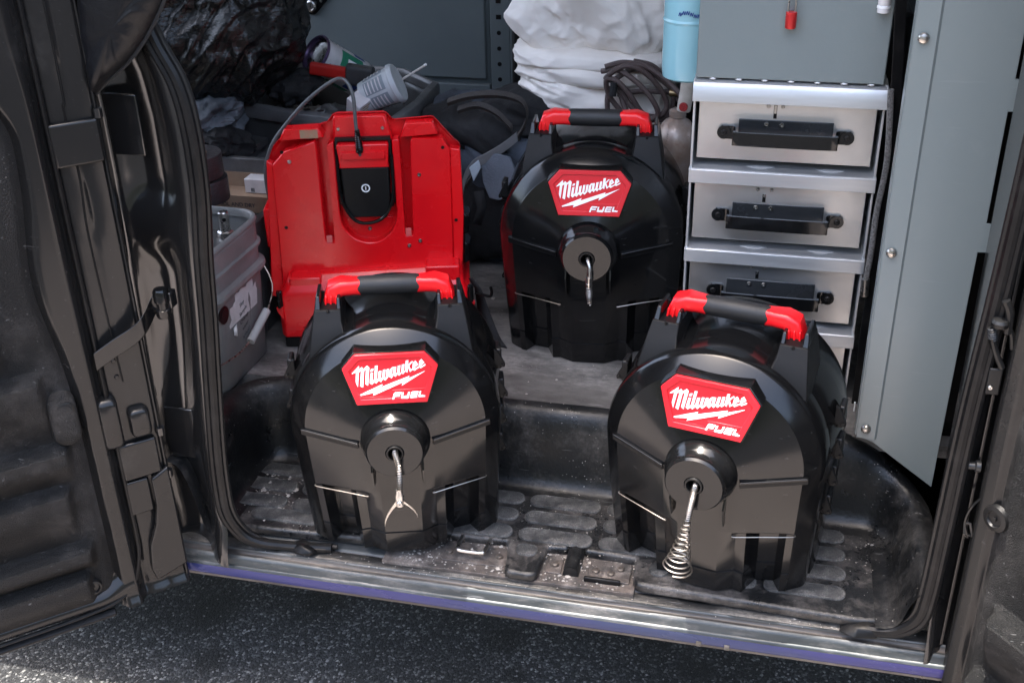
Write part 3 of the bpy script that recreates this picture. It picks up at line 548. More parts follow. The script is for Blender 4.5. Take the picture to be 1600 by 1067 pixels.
# ------------------------------------------------------------------ cable drums
HZ = .272
def prof(a): return -.068 + (0 if a < .042 else (a - .042) * .40)
def rec(z): return .06 * max(0, (HZ - z) / HZ) ** 1.25
def taper(z): return 1 - .05 * max(0, (HZ - z) / HZ)
def drum_front():
    g = G(); n = 48; rr = [.05, .056, .07, .09, .115, .135, .146, .1505]
    rings = [[(r * math.cos(math.pi * k / n), prof(r), HZ + r * math.sin(math.pi * k / n)) for k in range(n + 1)] for r in rr]
    rings += [[(r * math.cos(math.pi * k / n), y, HZ + r * math.sin(math.pi * k / n)) for k in range(n + 1)] for r, y in ((.1525, -.0225), (.1725, -.0055), (.1755, -.001), (.178, .007), (.178, .045), (.172, .05))]
    g.add(loft(rings, cap=False, close=False))
    xs = sorted(set([-x for x in (.0, .02, .034, .0345, .06, .062, .0775, .078, .0925, .093, .123, .1235, .1385, .139, .147, .1505)] + [.0, .02, .034, .0345, .06, .062, .0775, .078, .0925, .093, .123, .1235, .1385, .139, .147, .1505]))
    zs = [0, .003, .0495, .05, .051, .09, .13, .1525, .153, .156, .19, .22, .25, HZ]
    def yy(x, z):
        a = abs(x); y = prof(a) + rec(z)
        if z < .156 and z < .1528:
            t = (a - .078) / .015 if a < .093 else (1 if a < .1235 else (.139 - a) / .0155)
            if a > .078 and a < .139: y += .034 * max(0, min(1, t)) * (1 if a < .1 else .9)
        if z < .16 and .0345 < a < .0775: y += .010 * sm(.0345, .07, a) * (1 - sm(.12, .16, z))
        if z <= .0495: y -= .0018
        return y
    cols = [[(x * taper(z), yy(x, z), z) for x in xs] for z in zs]
    g.add(loft(cols, cap=False, close=False))
    for s in (-1, 1):                                  # bevel and side walls of the lower half
        g.add(loft([[(s * x * taper(z), y + rec(z), z) for x, y in ((.1505, prof(.1505)), (.1525, -.0225), (.1725, -.0055), (.1755, -.001), (.178, .007), (.178, .045), (.172, .05))] for z in zs], cap=False, close=False))
    bot = [(x * taper(0), yy(x, 0), 0) for x in xs]; g.add((bot + [(.16, .11, 0), (-.16, .11, 0)], [tuple(range(len(bot) + 2))]))
    return g.get()
def arch(r, y, z0=.002, n=40, zc=HZ, tp=.05, dy=0):
    P = [(-r * (1 - tp), y + dy, z0), (-r * (1 - tp * .5), y + dy * .5, (z0 + zc) / 2)]
    P += [(-r * math.cos(math.pi * k / n), y, zc + r * math.sin(math.pi * k / n)) for k in range(n + 1)]
    return P + [(r * (1 - tp * .5), y + dy * .5, (z0 + zc) / 2), (r * (1 - tp), y + dy, z0)]
BP = [(-.0765, .4015), (-.056, .4235), (.056, .4235), (.0765, .4015), (.0565, .343), (-.0565, .343)]
def by(z): return -.043 - .25 * (.425 - z)
def bsh(x, z, h): return (x, by(z) - h, z)             # point on the badge plane raised by h
def make_drum():
    t = thing('cable_drum', 'x', 'cable drum')
    obj('front_shell', drum_front(), BLK, t, ang=24, weld=True)
    obj('rear_shell', loft([arch(.168, .04, dy=.05), arch(.1735, .044, dy=.045), arch(.1755, .052, dy=.04), arch(.181, .085, dy=.01), arch(.184, .12), arch(.184, .175), arch(.18, .2), arch(.165, .214)], cap=True), BLK, t, ang=26)
    # shoulder fairings and handle posts
    for s in (-1, 1):
        def q(x, y, z): return (s * x, y, z)
        post = obj('handle_post', loft([[q(.137, .006, .372), q(.056, .006, .43), q(.062, .13, .43), q(.137, .13, .372)], [q(.1335, .012, .401), q(.074, .012, .432), q(.074, .125, .432), q(.1335, .125, .401)],
                                         [q(.127, .03, .44), q(.078, .03, .445), q(.078, .12, .445), q(.127, .12, .44)], [q(.1225, .042, .462), q(.079, .042, .462), q(.079, .118, .462), q(.1225, .118, .462)]]), POST, t, bevel=.002, ang=20)
        obj('post_cheek', loft([[q(.1225, .044, .46), q(.112, .044, .46), q(.112, .116, .46), q(.1225, .116, .46)], [q(.119, .055, .481), q(.113, .055, .481), q(.113, .105, .481), q(.119, .105, .481)]]), BLK, post, bevel=.0015)
        obj('post_cheek', loft([[q(.079, .044, .46), q(.0865, .044, .46), q(.0865, .116, .46), q(.079, .116, .46)], [q(.08, .055, .477), q(.0855, .055, .477), q(.0855, .105, .477), q(.08, .105, .477)]]), BLK, post, bevel=.0015)
        screw('post_screw', q(.1, .04, .4605), post, .0025, (0, -.3, 1), BLKM)
    h = obj('handle', lathe([(.005, -.055), (.0125, -.055), (.0125, .055), (.005, .055)], 20, 'x', (0, .088, .482)), RED, t)
    obj('grip', lathe([(.010, -.0525), (.0145, -.0515), (.0162, -.046), (.0168, 0), (.0162, .046), (.0145, .0515), (.010, .0525)], 26, 'x', (0, .088, .482)), GRIP, h)
    for s in (-1, 1):
        def ring(cx, cz, ax, w, th):                   # rounded rectangle cross-section, depth w, thickness th, direction ax
            a = Vector(ax).normalized(); nrm = Vector((-a.z, 0, a.x)); return [Vector((s * (cx + nrm.x * v), .088 + u, cz + nrm.z * v)) for u, v in rrect(w, th, min(w, th) * .3, 3)]
        R5 = [ring(.047, .482, (1, 0, 0), .028, .028), ring(.062, .483, (1, 0, 0), .033, .026), ring(.078, .4835, (1, 0, -.1), .038, .027), ring(.0905, .478, (.8, 0, -.7), .04, .03), ring(.0955, .464, (.2, 0, -1), .042, .027), ring(.0985, .442, (0.1, 0, -1), .042, .026)]
        a_ = obj('handle_arm', loft(R5), RED, h, ang=40)
        for dx in (-.0085, 0, .0085):
            obj('arm_rib', loft([[(s * (x + dx), y, z) for x, y, z in ((.0935, .071, .477), (.0965, .071, .477), (.0965, .0635, .475), (.0935, .0635, .475))], [(s * (x + dx), y, z) for x, y, z in ((.0965, .07, .446), (.0995, .07, .446), (.0995, .0605, .446), (.0965, .0605, .446))]]), RED, a_, bevel=.0008)
    # badge
    ped = obj('badge_mount', shapes([[(x * 1.035, .384 + (z - .384) * 1.045) for x, z in BP]], lambda x, z, h: (x, by(z) if h > 0 else .0, z), -1, 1), BLK, t, bevel=.001)
    b = obj('badge', shapes([BP, [(x * .87, .386 + (z - .386) * .80) for x, z in BP]], bsh, -.0005, .0042), REDB, t, bevel=.0009, ang=60)
    obj('badge_field', shapes([[(x * .875, .386 + (z - .386) * .805) for x, z in BP]], bsh, -.0003, .0016), REDB, b)
    for i, (nm, lp) in enumerate(LETTERS):
        if nm.startswith('bar'): obj('badge_rib', shapes(lp, bsh, .0012, .0026), REDB, b, bevel=.0005)
        else: obj('lettering' if nm != 'bolt' else 'lightning_bolt', shapes(lp, bsh, .0012, (.0042 if nm in 'FUEL' else .0024) + i * .00003), WHT, b, smooth=False)
    # hub
    hub = obj('hub', lathe([(.058, -.055), (.0575, -.068), (.055, -.076), (.0505, -.083), (.0475, -.088), (.046, -.094)], 48, 'y', (0, 0, HZ), cap=False), BLK, t, ang=50)
    obj('hub_cap', lathe([(.046, -.094), (.0475, -.0955), (.0475, -.1005), (.0445, -.1045), (.0155, -.1045), (.0145, -.1035), (.0145, -.075), (.001, -.075)], 48, 'y', (0, 0, HZ), cap=False), BLK, hub, ang=30)
    obj('hub_collar', lathe([(.0145, -.1035), (.0135, -.1075), (.0115, -.1075), (.0105, -.103), (.0105, -.08)], 28, 'y', (0, 0, HZ), cap=False), BLKM, hub)
    for s in (-1, 1):
        # slot ridge above a dark groove
        def sp(f, d, dz): x = .062 + .096 * f; return (s * x, prof(x) + rec(.27) - d, .2655 + .010 * f + dz)
        obj('ridge', loft([[sp(f, 0 - .002, -.0028), sp(f, .0045, -.0022), sp(f, .005, .0018), sp(f, -.002, .0028)] for f in (0, .03, .5, .97, 1)]), BLK, t, bevel=.0008)
        obj('groove', loft([[sp(f, -.001, -.0105), sp(f, .0006, -.0105), sp(f, .0006, -.0035), sp(f, -.001, -.0035)] for f in (0, .5, 1)]), SEAL, t)
        # retaining wire over the pocket
        w0 = Vector((s * .058, prof(.058) + rec(.145) - .001, .144)); w1 = Vector((s * .1, prof(.1) + rec(.147) - .004, .1475)); w2 = Vector((s * .146, prof(.146) + rec(.148) - .0012, .147))
        obj('retaining_wire', tube(spline([w0 + Vector((0, .006, -.001)), w0, w1, w2, w2 + Vector((0, .006, 0))], 6), .0009, 6), SPRING, t)
        obj('wire_hole', lathe([(.003, -.0004), (.003, .0004)], 12, 'y', (s * .058, prof(.058) + rec(.144) - .0005, .1425)), SEAL, t)
        # fins under the hub
        obj('fin', loft([[(s * x, y, z) for x, y, z in ((.041, -.066, .235), (.044, -.066, .235), (.044, -.02, .235), (.041, -.02, .235))], [(s * x, y, z) for x, y, z in ((.041, -.074, .215), (.044, -.074, .215), (.044, -.02, .215), (.041, -.02, .215))],
                         [(s * x, y, z) for x, y, z in ((.0415, -.056, .172), (.0435, -.056, .172), (.0435, -.02, .172), (.0415, -.02, .172))]]), BLK, t)
        # side latches
        for z, y, k in ((.325, .085, 0), (.262, .09, 1), (.205, .095, 0), (.142, .1, 1)):
            r = (.182 if z > .27 else .182 * (1 - .05 * (HZ - z) / HZ)) - (0.004 if z > .3 else 0)
            l = obj('latch', loft([[(s * (r - .006), y + d, z + .024), (s * (r + .001), y + d, z + .02), (s * (r + .0135), y + d, z - .006), (s * (r + .0125), y + d, z - .012), (s * (r - .006), y + d, z - .008)] for d in (0, .006)]), POST, t, bevel=.001)
            obj('latch_lever', box(*sorted((s * (r - .002), s * (r + .008))), y + .008, y + .04, z - .02, z + .02), BLKM, l, bevel=.003)
            screw('latch_pin', (s * (r + .008), y - .0004, z - .006), l, .0024, m=BLKM)
    # base band seam and feet
    return t
def seam(t):
    pass
def cable_rig(t, kind):
    c0 = Vector((0, -.085, HZ))
    if kind == 0:      # spring cable with a two-blade cutter
        P = spline([c0, c0 + Vector((.001, -.022, 0)), c0 + Vector((.006, -.04, -.012)), c0 + Vector((.006, -.05, -.036)), c0 + Vector((.004, -.052, -.06))], 8)
        c = obj('cable', tube(P, .003, 10), SPRING, t); obj('cable_winding', tube(helix(P, lambda s: .004, 28, 10), .0012, 6), SPRING, c)
        h = obj('cutter_head', lathe([(.002, -.012), (.0068, -.012), (.0072, -.004), (.0072, .006), (.0058, .012), (.005, .018)], 16, 'z', c0 + Vector((.004, -.053, -.066))), STEEL, t)
        screw('cutter_bolt', c0 + Vector((.004, -.0605, -.07)), h, .005)
        for s, L in ((-1, 1.0), (1, .72)):
            ring = []
            for k in range(11):
                f = k / 10; a = f * 1.25; x = s * (.003 + .024 * math.sin(a * 1.25)); z = -.068 - .05 * L * f; wd = .0085 * (1 - f) + .0008; ring.append([(x + .004 - wd * s, -.056 + .001, z + HZ + .004), (x + .004 + wd * .3 * s, -.056, z + HZ), (x + .004 + wd * .3 * s, -.0535, z + HZ), (x + .004 - wd * s, -.0535, z + HZ + .004)])
            ring = [[(p[0], p[1] + c0.y, p[2]) for p in q] for q in ring]
            obj('cutter_blade', loft(ring), STEEL, h)
    elif kind == 1:    # plain coupling and a short loose spring
        P = spline([c0 + Vector((0, .0, .001)), c0 + Vector((.003, -.024, 0)), c0 + Vector((.007, -.034, -.014)), c0 + Vector((.006, -.036, -.042))], 8)
        c = obj('cable', tube(P, .004, 12), STEEL, t); obj('cable_coupling', lathe([(.003, -.0), (.0062, -.001), (.0062, -.012), (.005, -.013), (.0062, -.014), (.0062, -.02), (.003, -.021)], 16, 'z', P[-1] + Vector((0, 0, .014))), STEEL, c)
        Q = [P[-1] + Vector((0, 0, -.004)), P[-1] + Vector((.002, -.002, -.042))]; obj('cable_spring', tube(helix(Q, lambda s: .0035 + .0022 * math.sin(math.pi * min(1, s * 1.3)) , 9, 12), .0012, 6), SPRING, c)
    else:              # long spring flaring into an open funnel coil
        P = spline([c0, c0 + Vector((.003, -.024, -.003)), c0 + Vector((.001, -.036, -.036)), c0 + Vector((-.003, -.042, -.086)), c0 + Vector((-.008, -.047, -.142))], 9)
        n1 = int(len(P) * .62); c = obj('cable', tube(P[:n1], .003, 10), SPRING, t)
        obj('cable_winding', tube(helix(P[:n1], lambda s: .0037 + .0006 * s, 32, 10), .0012, 6), SPRING, c)
        obj('funnel_coil', tube(helix(P[n1 - 1:], lambda s: .0045 + .02 * s ** 1.5, 11, 24), .0013, 7), SPRING, c)
drum0 = make_drum()
GR = 'black cable drums with red handles'
specs = [((-.580, 1.544, .4215), 17.0, 0, 'left cable drum in the step well, two-claw steel cutter hanging from its hub'),
         ((-.328, 2.012, .5765), 5.4, 1, 'rear cable drum on the upper floor before the white cloths, short spring in its hub'),
         ((-.059, 1.550, .4245), -10.4, 2, 'right cable drum in the step well, long spring flaring into an open coil')]
drums = [drum0, copy_tree(drum0), copy_tree(drum0)]
for (loc, rz, k, lb), d in zip(specs, drums):
    d.location = loc; d.rotation_euler = (0, R(1.3) if k == 2 else 0, R(rz)); tag(d, lb, 'cable drum', GR); cable_rig(d, k)
# ------------------------------------------------------------------ red powered base standing behind the drums
pk = thing('power_unit', 'big red plastic power unit with a black battery, hose looping over its top', 'power unit', (-.965, 1.94, .5765), R(15))
# outline of main face (x,z); y .05 is the face
OUT = [(-.022, .10), (-.03, .09), (0.0, .395), (.006, .408), (.033, .436), (.125, .462), (.139, .479), (.242, .479), (.255, .463), (.335, .468), (.374, .42), (.386, .41), (.388, .27), (.384, .262), (.378, .09)]
OUT = OUT[1:]
U = [(.139, .43)] + [(.1925 - .0535 * math.cos(math.pi * k / 18), .275 - .06 * math.sin(math.pi * k / 18)) for k in range(19)] + [(.252, .43)]
def outline_inset(P, d):
    c = Vector((.1925, .27)); return [(c.x + (x - c.x) * (1 - d / .2), c.y + (z - c.y) * (1 - d / .2)) for x, z in P]
def fxz(y): return lambda x, z, h: (x, h, z)
body = obj('housing', shapes([OUT], fxz(0), .076, .09), RED, pk, bevel=.006, seg=3, ang=40)
obj('rear_housing', shapes([[(.1925 + (x - .1925) * .93, .09 + (z - .09) * .8) for x, z in OUT]], fxz(0), .0905, .18), RED, pk, bevel=.01, seg=3, ang=40)
# raised front face with the battery bay cut out as a notch from the top
PL = [(.003, .1), (.012, .385), (.038, .412), (.100, .432), (.103, .424), (.103, .225), (.106, .216), (.118, .216), (.121, .225), (.124, .424), (.137, .43)]
PR = [(.252, .43), (.266, .432), (.267, .424), (.266, .235), (.269, .226), (.28, .226), (.283, .235), (.288, .425), (.291, .432), (.352, .43), (.366, .408), (.362, .1)]
UU = [(.1945 - .0575 * math.cos(math.pi * k / 16), .275 - .062 * math.sin(math.pi * k / 16)) for k in range(17)]
obj('front_panel', shapes([PL + UU + PR], fxz(0), .0765, .05), RED, pk, bevel=.0035, seg=2, ang=40)
g = G().add(shapes([[(.003, .09), (-.024, .094), (.0, .392), (.012, .385)]], fxz(0), .0765, .058)); obj('side_flange', g.get(), RED, pk, bevel=.002)
g = G().add(shapes([[(.366, .408), (.362, .1), (.378, .095), (.388, .27), (.386, .405)]], fxz(0), .0765, .056)); obj('side_flange', g.get(), RED, pk, bevel=.002)
obj('top_tower', shapes([[(.135, .425), (.139, .477), (.242, .477), (.254, .425)]], fxz(0), .0885, .062), RED, pk, bevel=.004)
for x0, x1 in ((.03, .12), (.268, .345)): obj('top_ledge', shapes([[(x0, .433), (x0 + .012, .456 if x0 < .1 else .462), (x1 - .01, .458 if x0 < .1 else .463), (x1, .438)]], fxz(0), .084, .054), RED, pk, bevel=.003)
# bay floor, battery
obj('battery_bay', box(.136, .253, .0745, .0758, .21, .43), RED, pk)
obj('bay_arc', shapes([[(.1945 - .047 * math.cos(math.pi * k / 16), .262 - .042 * math.sin(math.pi * k / 16)) for k in range(17)]], fxz(0), .0745, .069), RED, pk, bevel=.002)
bat = obj('battery', shapes([[(.148, .285), (.158, .272), (.231, .272), (.241, .285), (.243, .378), (.146, .378)]], fxz(0), .0745, .044), BLKM, pk, bevel=.004, seg=3)
obj('battery_cap', shapes([[(.144, .378), (.147, .383), (.143, .423), (.146, .427), (.243, .427), (.246, .423), (.242, .383), (.245, .378)]], fxz(0), .0745, .038), RED, bat, bevel=.003)
obj('cap_lip', shapes([[(.150, .398), (.152, .412), (.237, .412), (.239, .398)]], fxz(0), .0385, .0335), RED, bat, bevel=.002)
obj('battery_frame', shapes([[(.139, .3), (.140, .436), (.249, .436), (.251, .3)], [(.145, .29), (.144, .43), (.245, .43), (.246, .29)]], fxz(0), .0745, .052), BLKM, pk)
text('battery_print', 'MILWAUKEE', .0082, mat('red_print', (.5, .1, .1), .5), bat, frame((.193, .0366 + .004, .3805), (1, 0, 0), (0, -1, 0)))
g = G().add(shapes([[(.194 + .0088 * math.cos(2 * math.pi * k / 28), .334 + .0088 * math.sin(2 * math.pi * k / 28)) for k in range(28)], [(.194 + .0062 * math.cos(2 * math.pi * k / 28), .334 + .0062 * math.sin(2 * math.pi * k / 28)) for k in range(28)][::-1]], fxz(0), .044, .0434))
g.add(box(.1929, .1951, .0434, .044, .3305, .3375)); obj('power_mark', g.get(), WHT, bat)
def P5(x, y, z): return Vector((x, y, z))
# supply cable: out of the strain relief, up, over and down the left side; a second loop under the battery
hz = spline([P5(.1895, .036, .405), P5(.188, .034, .43), P5(.186, .036, .47), P5(.184, .045, .525), P5(.168, .055, .552), P5(.14, .06, .545), P5(.09, .065, .508), P5(.045, .07, .462), P5(.012, .07, .42), P5(-.006, .07, .37), P5(-.008, .075, .32), P5(-.004, .09, .26), P5(-.006, .1, .2)], 7)
cb = obj('power_cable', tube(hz, .0036, 10), mat('grey_cable', (.09, .092, .095), .35, rv=.05, vs=12), pk)
obj('strain_relief', tube(helix([P5(.1895, .034, .414), P5(.1875, .033, .458)], lambda s: .0066 - .0028 * s, 11, 12), .0017, 6), BLK, cb)
obj('strain_core', tube([P5(.1895, .034, .412), P5(.1875, .033, .458)], [.0062, .0036], 12), BLK, cb)
obj('lower_cable', tube(spline([P5(.142, .05, .415), P5(.1415, .046, .34), P5(.148, .042, .30), P5(.168, .038, .268), P5(.196, .036, .262), P5(.225, .038, .272), P5(.243, .042, .3), P5(.249, .046, .335), P5(.2495, .05, .40)], 7), .0035, 10), BLK, pk)
# lower lid block with latches
obj('lid', loft([[(x, y, z) for x, y in ((.006, .0), (.386, .0), (.394, .012), (.394, .18), (-.002, .18), (-.002, .012))] for z in (.024, .118)] + [[(.02, .006, .133), (.378, .006, .133), (.384, .016, .133), (.384, .17, .133), (.012, .17, .133), (.012, .016, .133)], [(.024, .035, .153), (.374, .035, .166), (.38, .045, .166), (.38, .16, .166), (.018, .16, .153), (.018, .045, .153)]]), RED, pk, bevel=.004)
obj('side_block', box(.024, .09, .012, .06, .13, .155), RED, pk, bevel=.004)
obj('side_block', box(.305, .376, .012, .06, .13, .172), RED, pk, bevel=.004)
obj('base', loft([[(x, y, z) for x, y in ((.003, .004), (.39, .004), (.39, .18), (.003, .18))] for z in (0, .024)]), BLKM, pk, bevel=.003)
obj('side_wing', box(-.022, -.006, .07, .16, .2, .285), RED, pk, bevel=.003)
for x, s in ((.003, -1), (.396, 1)):
    l = obj('toggle_latch', box(x - .006, x + .006, -.004, .006, .098, .133), BLK, pk, bevel=.002)
    obj('latch_ear', loft([[(x + s * a, y, z) for a, z in ((-.006, .099), (.009, .096), (.007, .086), (-.004, .066))] for y in (-.003, .004)]), RED, l, bevel=.001)
    obj('latch_bar', lathe([(.002, -.018), (.004, -.018), (.004, .018), (.002, .018)], 10, 'z', (x + s * .001, -.006, .116)), BLK, l)
obj('lid_slit', box(.045, .062, -.0008, .001, .0475, .0488), SEAL, pk)
for x, z in ((.047, .392), (.302, .357), (.273, .204), (.296, .214), (.193, .237)): screw('housing_screw', (x, .069 if x == .193 else .05, z), pk, .0042)
for x, z in ((.034, .412), (.352, .412), (.372, .257), (.025, .252), (.06, .3), (.322, .33)):
    obj('mould_hole' if x not in (.06, .322) else 'mould_mark', lathe([(.0035, -.0005), (.0035, .0006)] if x not in (.06, .322) else [(.002, -.0003), (.002, .0006)], 12, 'y', (x, .0498, z)), SEAL if x not in (.06, .322) else RED, pk)
for x in (.148, .235): screw('tower_screw', (x, .062, .452), pk, .0035)
obj('channel_tab', box(.1045, .1165, .0485, .0505, .2165, .232), mat('pale_red', (.72, .12, .11), .35), pk, bevel=.001)
obj('channel_tab', box(.2675, .2795, .0485, .0505, .2265, .243), MATS['pale_red'], pk, bevel=.001)
obj('worn_sticker', box(.073, .108, .0532, .0537, .4375, .4545), mat('worn_sticker', (.32, .25, .15), .7, col2=(.45, .16, .1), vs=60), pk)
# straps and buckles on the right flank
st = obj('strap', loft([[(.392, .06, .12), (.40, .04, .13)], [(.405, .055, .10), (.418, .03, .108)], [(.41, .04, .05), (.435, .02, .055)], [(.425, .03, .012), (.45, .01, .014)], [(.438, .005, .003), (.46, -.012, .003)], [(.445, -.02, .002), (.468, -.035, .002)]], cap=False, close=False), BLKF, pk, solid=.0022)
obj('strap_hook', tube(spline([P5(.405, .03, .1), P5(.42, .025, .098), P5(.436, .02, .096), P5(.44, .018, .106), P5(.438, .018, .118)], 6), .0032, 8), BLK, pk)
for z in (.215, .15): obj('buckle', loft([[(.384, .07, z), (.396, .07, z + .005), (.398, .07, z + .04), (.386, .07, z + .05)], [(.384, .12, z), (.4, .12, z + .005), (.402, .12, z + .04), (.386, .12, z + .05)]]), BLK, pk, bevel=.003)
# ------------------------------------------------------------------ drawer cabinet
DX0, DX1, DY = -.141, .176, 1.942
dc = thing('drawer_cabinet', 'brushed aluminium drawer cabinet with black pull handles at the right of the floor', 'drawer cabinet', (0, 0, 0))
for x in (DX0, DX1 - .004): obj('side_wall', box(x, x + .004, DY, DY + .42, .5765, 1.186), ALUB, dc, bevel=.0008)
obj('cabinet_back', box(DX0, DX1, DY + .42, DY + .425, .5765, 1.186), ALUB, dc)
tops = [1.186, 1.0, .872, .742, .604]
TH = [.03, .026, .026, .026]
shelf = [1.186, 1.0265, .8735, .722]
for i, z in enumerate(shelf):
    h = .036 if i == 0 else .026
    P = [(DY + .05, z), (DY - .003, z - .001), (DY - .010, z - .004), (DY - .014, z - .011), (DY - .016, z - h), (DY - .0135, z - h), (DY - .0115, z - .012), (DY - .007, z - .006), (DY, z - .004), (DY + .05, z - .003)]
    if i: P = [(DY + .30, z + .001), (DY + .012, z + .001), (DY - .004, z), (DY - .0065, z - .002), (DY - .0065, z - h), (DY - .0045, z - h), (DY - .0045, z - .004), (DY, z - .003), (DY + .3, z - .002)]
    f = obj('shelf_rail', loft([[(x, y, zz) for y, zz in P] for x in (DX0 - .001, DX1 + .001)]), ALUB, dc, bevel=.0006)
    obj('weld_bead', blob((0, 0, 0), (.002, .006, .002), i, .3, 90, 2, 10), ALUB, f, loc=(DX0 + .001, DY - .003, z - .002))
    obj('weld_bead', blob((0, 0, 0), (.002, .006, .002), i + 9, .3, 90, 2, 10), ALUB, f, loc=(DX1 - .001, DY - .003, z - .002))
    if i: 
        for xx in (-.02, .1): obj('grease_smear', loft([[(xx + .02 * math.cos(a) * (1 + .3 * math.sin(3 * a)), DY + .017 + .008 * math.sin(a), z + .0013 + d) for a in [2 * math.pi * k / 14 for k in range(14)]] for d in (0, .0006)]), mat('pale_smear', (.6, .6, .6), .5), f)
front = [(1.143, 1.042), (.991, .890), (.840, .738), (.686, .595)]
for i, (z1, z0) in enumerate(front):
    zt = z1 + .012; yf = DY + .010
    d = obj('drawer', box(DX0 + .0095, DX1 - .0115, yf, yf + .003, z0, zt), ALU, dc, bevel=.001)
    obj('drawer_box', box(DX0 + .012, DX1 - .014, yf + .003, yf + .38, z0 + .004, zt - .014), ALU, d)
    h = zt - z0; zc = (1.092, .939, .789, .641)[i]; xa, xb = -.091, .126
    # bow handle: flat strip bent out from two ears
    off = .036; hw = .0118
    pp = [(xa, 0), (xa + .018, 0), (xa + .024, -.006), (xa + .026, -off + .008), (xa + .034, -off), (xb - .034, -off), (xb - .026, -off + .008), (xb - .024, -.006), (xb - .018, 0), (xb, 0)]
    q = spline([(x, yf - .003 + y, 0) for x, y in pp], 4)
    hd = obj('handle', loft([[Vector((p.x, p.y, zc + zz)) + Vector((0, dy, 0)) for dy, zz in ((-.002, -hw), (.0025, -hw), (.0025, hw), (-.002, hw))] for p in q]), BLK, d, bevel=.0014, ang=50)
    obj('handle_reflection', box(xa + .029, xb - .029, yf - .0012, yf + .001, zc - .006, zc + .024), mat('dark_reflection', (.06, .065, .07), .22, .6, scratch=.2), hd, bevel=.001)  # dark plate painting the bow handle's reflection on the drawer front
    for x in (xa + .005, xb - .005):
        obj('handle_ear', lathe([(.0118, -.0005), (.0118, .004), (.0105, .005)], 22, 'y', (x, yf - .006, zc)), BLK, hd); screw('ear_bolt', (x, yf - .0065, zc), hd, .0052, m=BLKM)
    cx = 0 - .008 + (.006 if i == 0 else 0)
    for x in (-.013, .013): screw('drawer_screw', (cx + x, yf - .0015, zc + .0165), d, .0042)
    obj('catch_slot', box(cx - .0028, cx + .0028, yf - .0008, yf + .001, zc + .027, zc + (.052 if i == 0 else .042)), SEAL, d)
    obj('catch_tongue', box(cx - .002, cx + .002, yf - .0016, yf, zc + .036, zc + (.05 if i == 0 else .042)), STEEL, d)
    for x in (-.012, .012): screw('drawer_screw', (cx + x, yf, zt - .0135 if i else zt - .015), d, .0035)
obj('bottom_rail', box(DX0 + .004, DX1 - .004, DY, DY + .02, .5765, .612), ALUB, dc, bevel=.001)
# grey steel locker above, with a red padlock
lk = thing('steel_locker', 'glossy grey steel locker standing on top of the aluminium drawer cabinet', 'locker', (0, 0, 0))
obj('locker_door', box(-.139, .168, 1.936, 1.95, 1.189, 1.62), mat('glossy_grey_locker', (.16, .19, .19), .16, rv=.03, col2=(.15, .178, .178), vs=3, bump=.14, bs=70, coat=.5), lk, bevel=.002)
obj('locker_case', box(-.139, .168, 1.951, 2.36, 1.189, 1.62), GREYP, lk, bevel=.002)
for k in range(7): g = blob((0, 0, 0), (.006, .0015, .0018), k, .2, 80, 2, 10); obj('weld_spot', g, ALUB, lk, loc=(-.11 + .043 * k, 1.936, 1.188))
pl = atp(1237, 20, 1.925)
pd = thing('padlock', 'small red padlock hanging at the top of the grey locker door', 'padlock', (pl.x, 1.925, pl.z - .012), R(6))
obj('lock_body', lathe([(.006, -.014), (.0085, -.013), (.009, -.011), (.009, .011), (.0085, .013), (.004, .014)], 24), mat('red_anodised', (.6, .03, .03), .3, .4), pd)
obj('shackle', tube(spline([(-.0055, 0, .01), (-.0055, 0, .03), (-.004, 0, .038), (.004, 0, .038), (.0055, 0, .03), (.0055, 0, .01)], 5), .0016, 8), STEEL, pd)
pl = atp(1381, 8, 1.928)
pg = thing('threaded_plug', 'white threaded plug at the top right corner of the grey locker', 'plug', (pl.x, 1.925, pl.z), 0)
obj('cap_body', lathe([(.007, -.012), (.0095, -.011), (.0095, -.002), (.0085, 0), (.0095, .002), (.0095, .03), (.008, .031)], 24), mat('white_plastic', (.75, .73, .72), .4), pg)
obj('cap_ring', lathe([(.0105, -.004), (.0105, -.001), (.0098, 0)], 24), WHT, pg)

# grey shelf end panel
KP = 1.76 / 1.83
def PN(x, z, h): return (x * KP, 1.76 - h, 1.72 - (1.72 - z) * KP)
pn = thing('shelf_end_panel', 'tall grey painted shelf end panel with slanted foot and round-headed bolts', 'panel', (0, 0, 0))
poly = [(.194, 1.75), (.192, 1.35), (.194, .581), (.2, .574), (.222, .567), (.337, .483), (.340, .95), (.3585, .951), (.3585, 1.0), (.345, 1.001), (.345, 1.185), (.36, 1.186), (.36, 1.235), (.347, 1.236), (.349, 1.75)]
obj('panel_sheet', shapes([poly], lambda x, z, h: PN(x, z, h), -.0015, .0015), GREYP, pn, bevel=.0008)
obj('fold_flange', loft([[PN(.194, z, .0015), PN(.225, z, .0045), PN(.229, z, .0015)] for z in (.574, 1.75)]), GREYP, pn, ang=10)
obj('panel_return', box(.184, .1865, 1.7625, 1.79, .62, 1.75), GREYP, pn)
for u, v in ((1443, 60), (1393, 395), (1353, 670)):
    p = onp(u, v, Vector((0, 1.756, 0)), Vector((0, 1, 0))); obj('panel_bolt', lathe([(.0085, 0), (.0082, -.002), (.0065, -.0045), (.003, -.0058), (.0005, -.006)], 22, 'y', (p.x, 1.756, p.z)), STEEL, pn)
obj('shelf_post', box(.335, .36, 1.86, 1.88, .5765, 1.75), SEAL, pn)
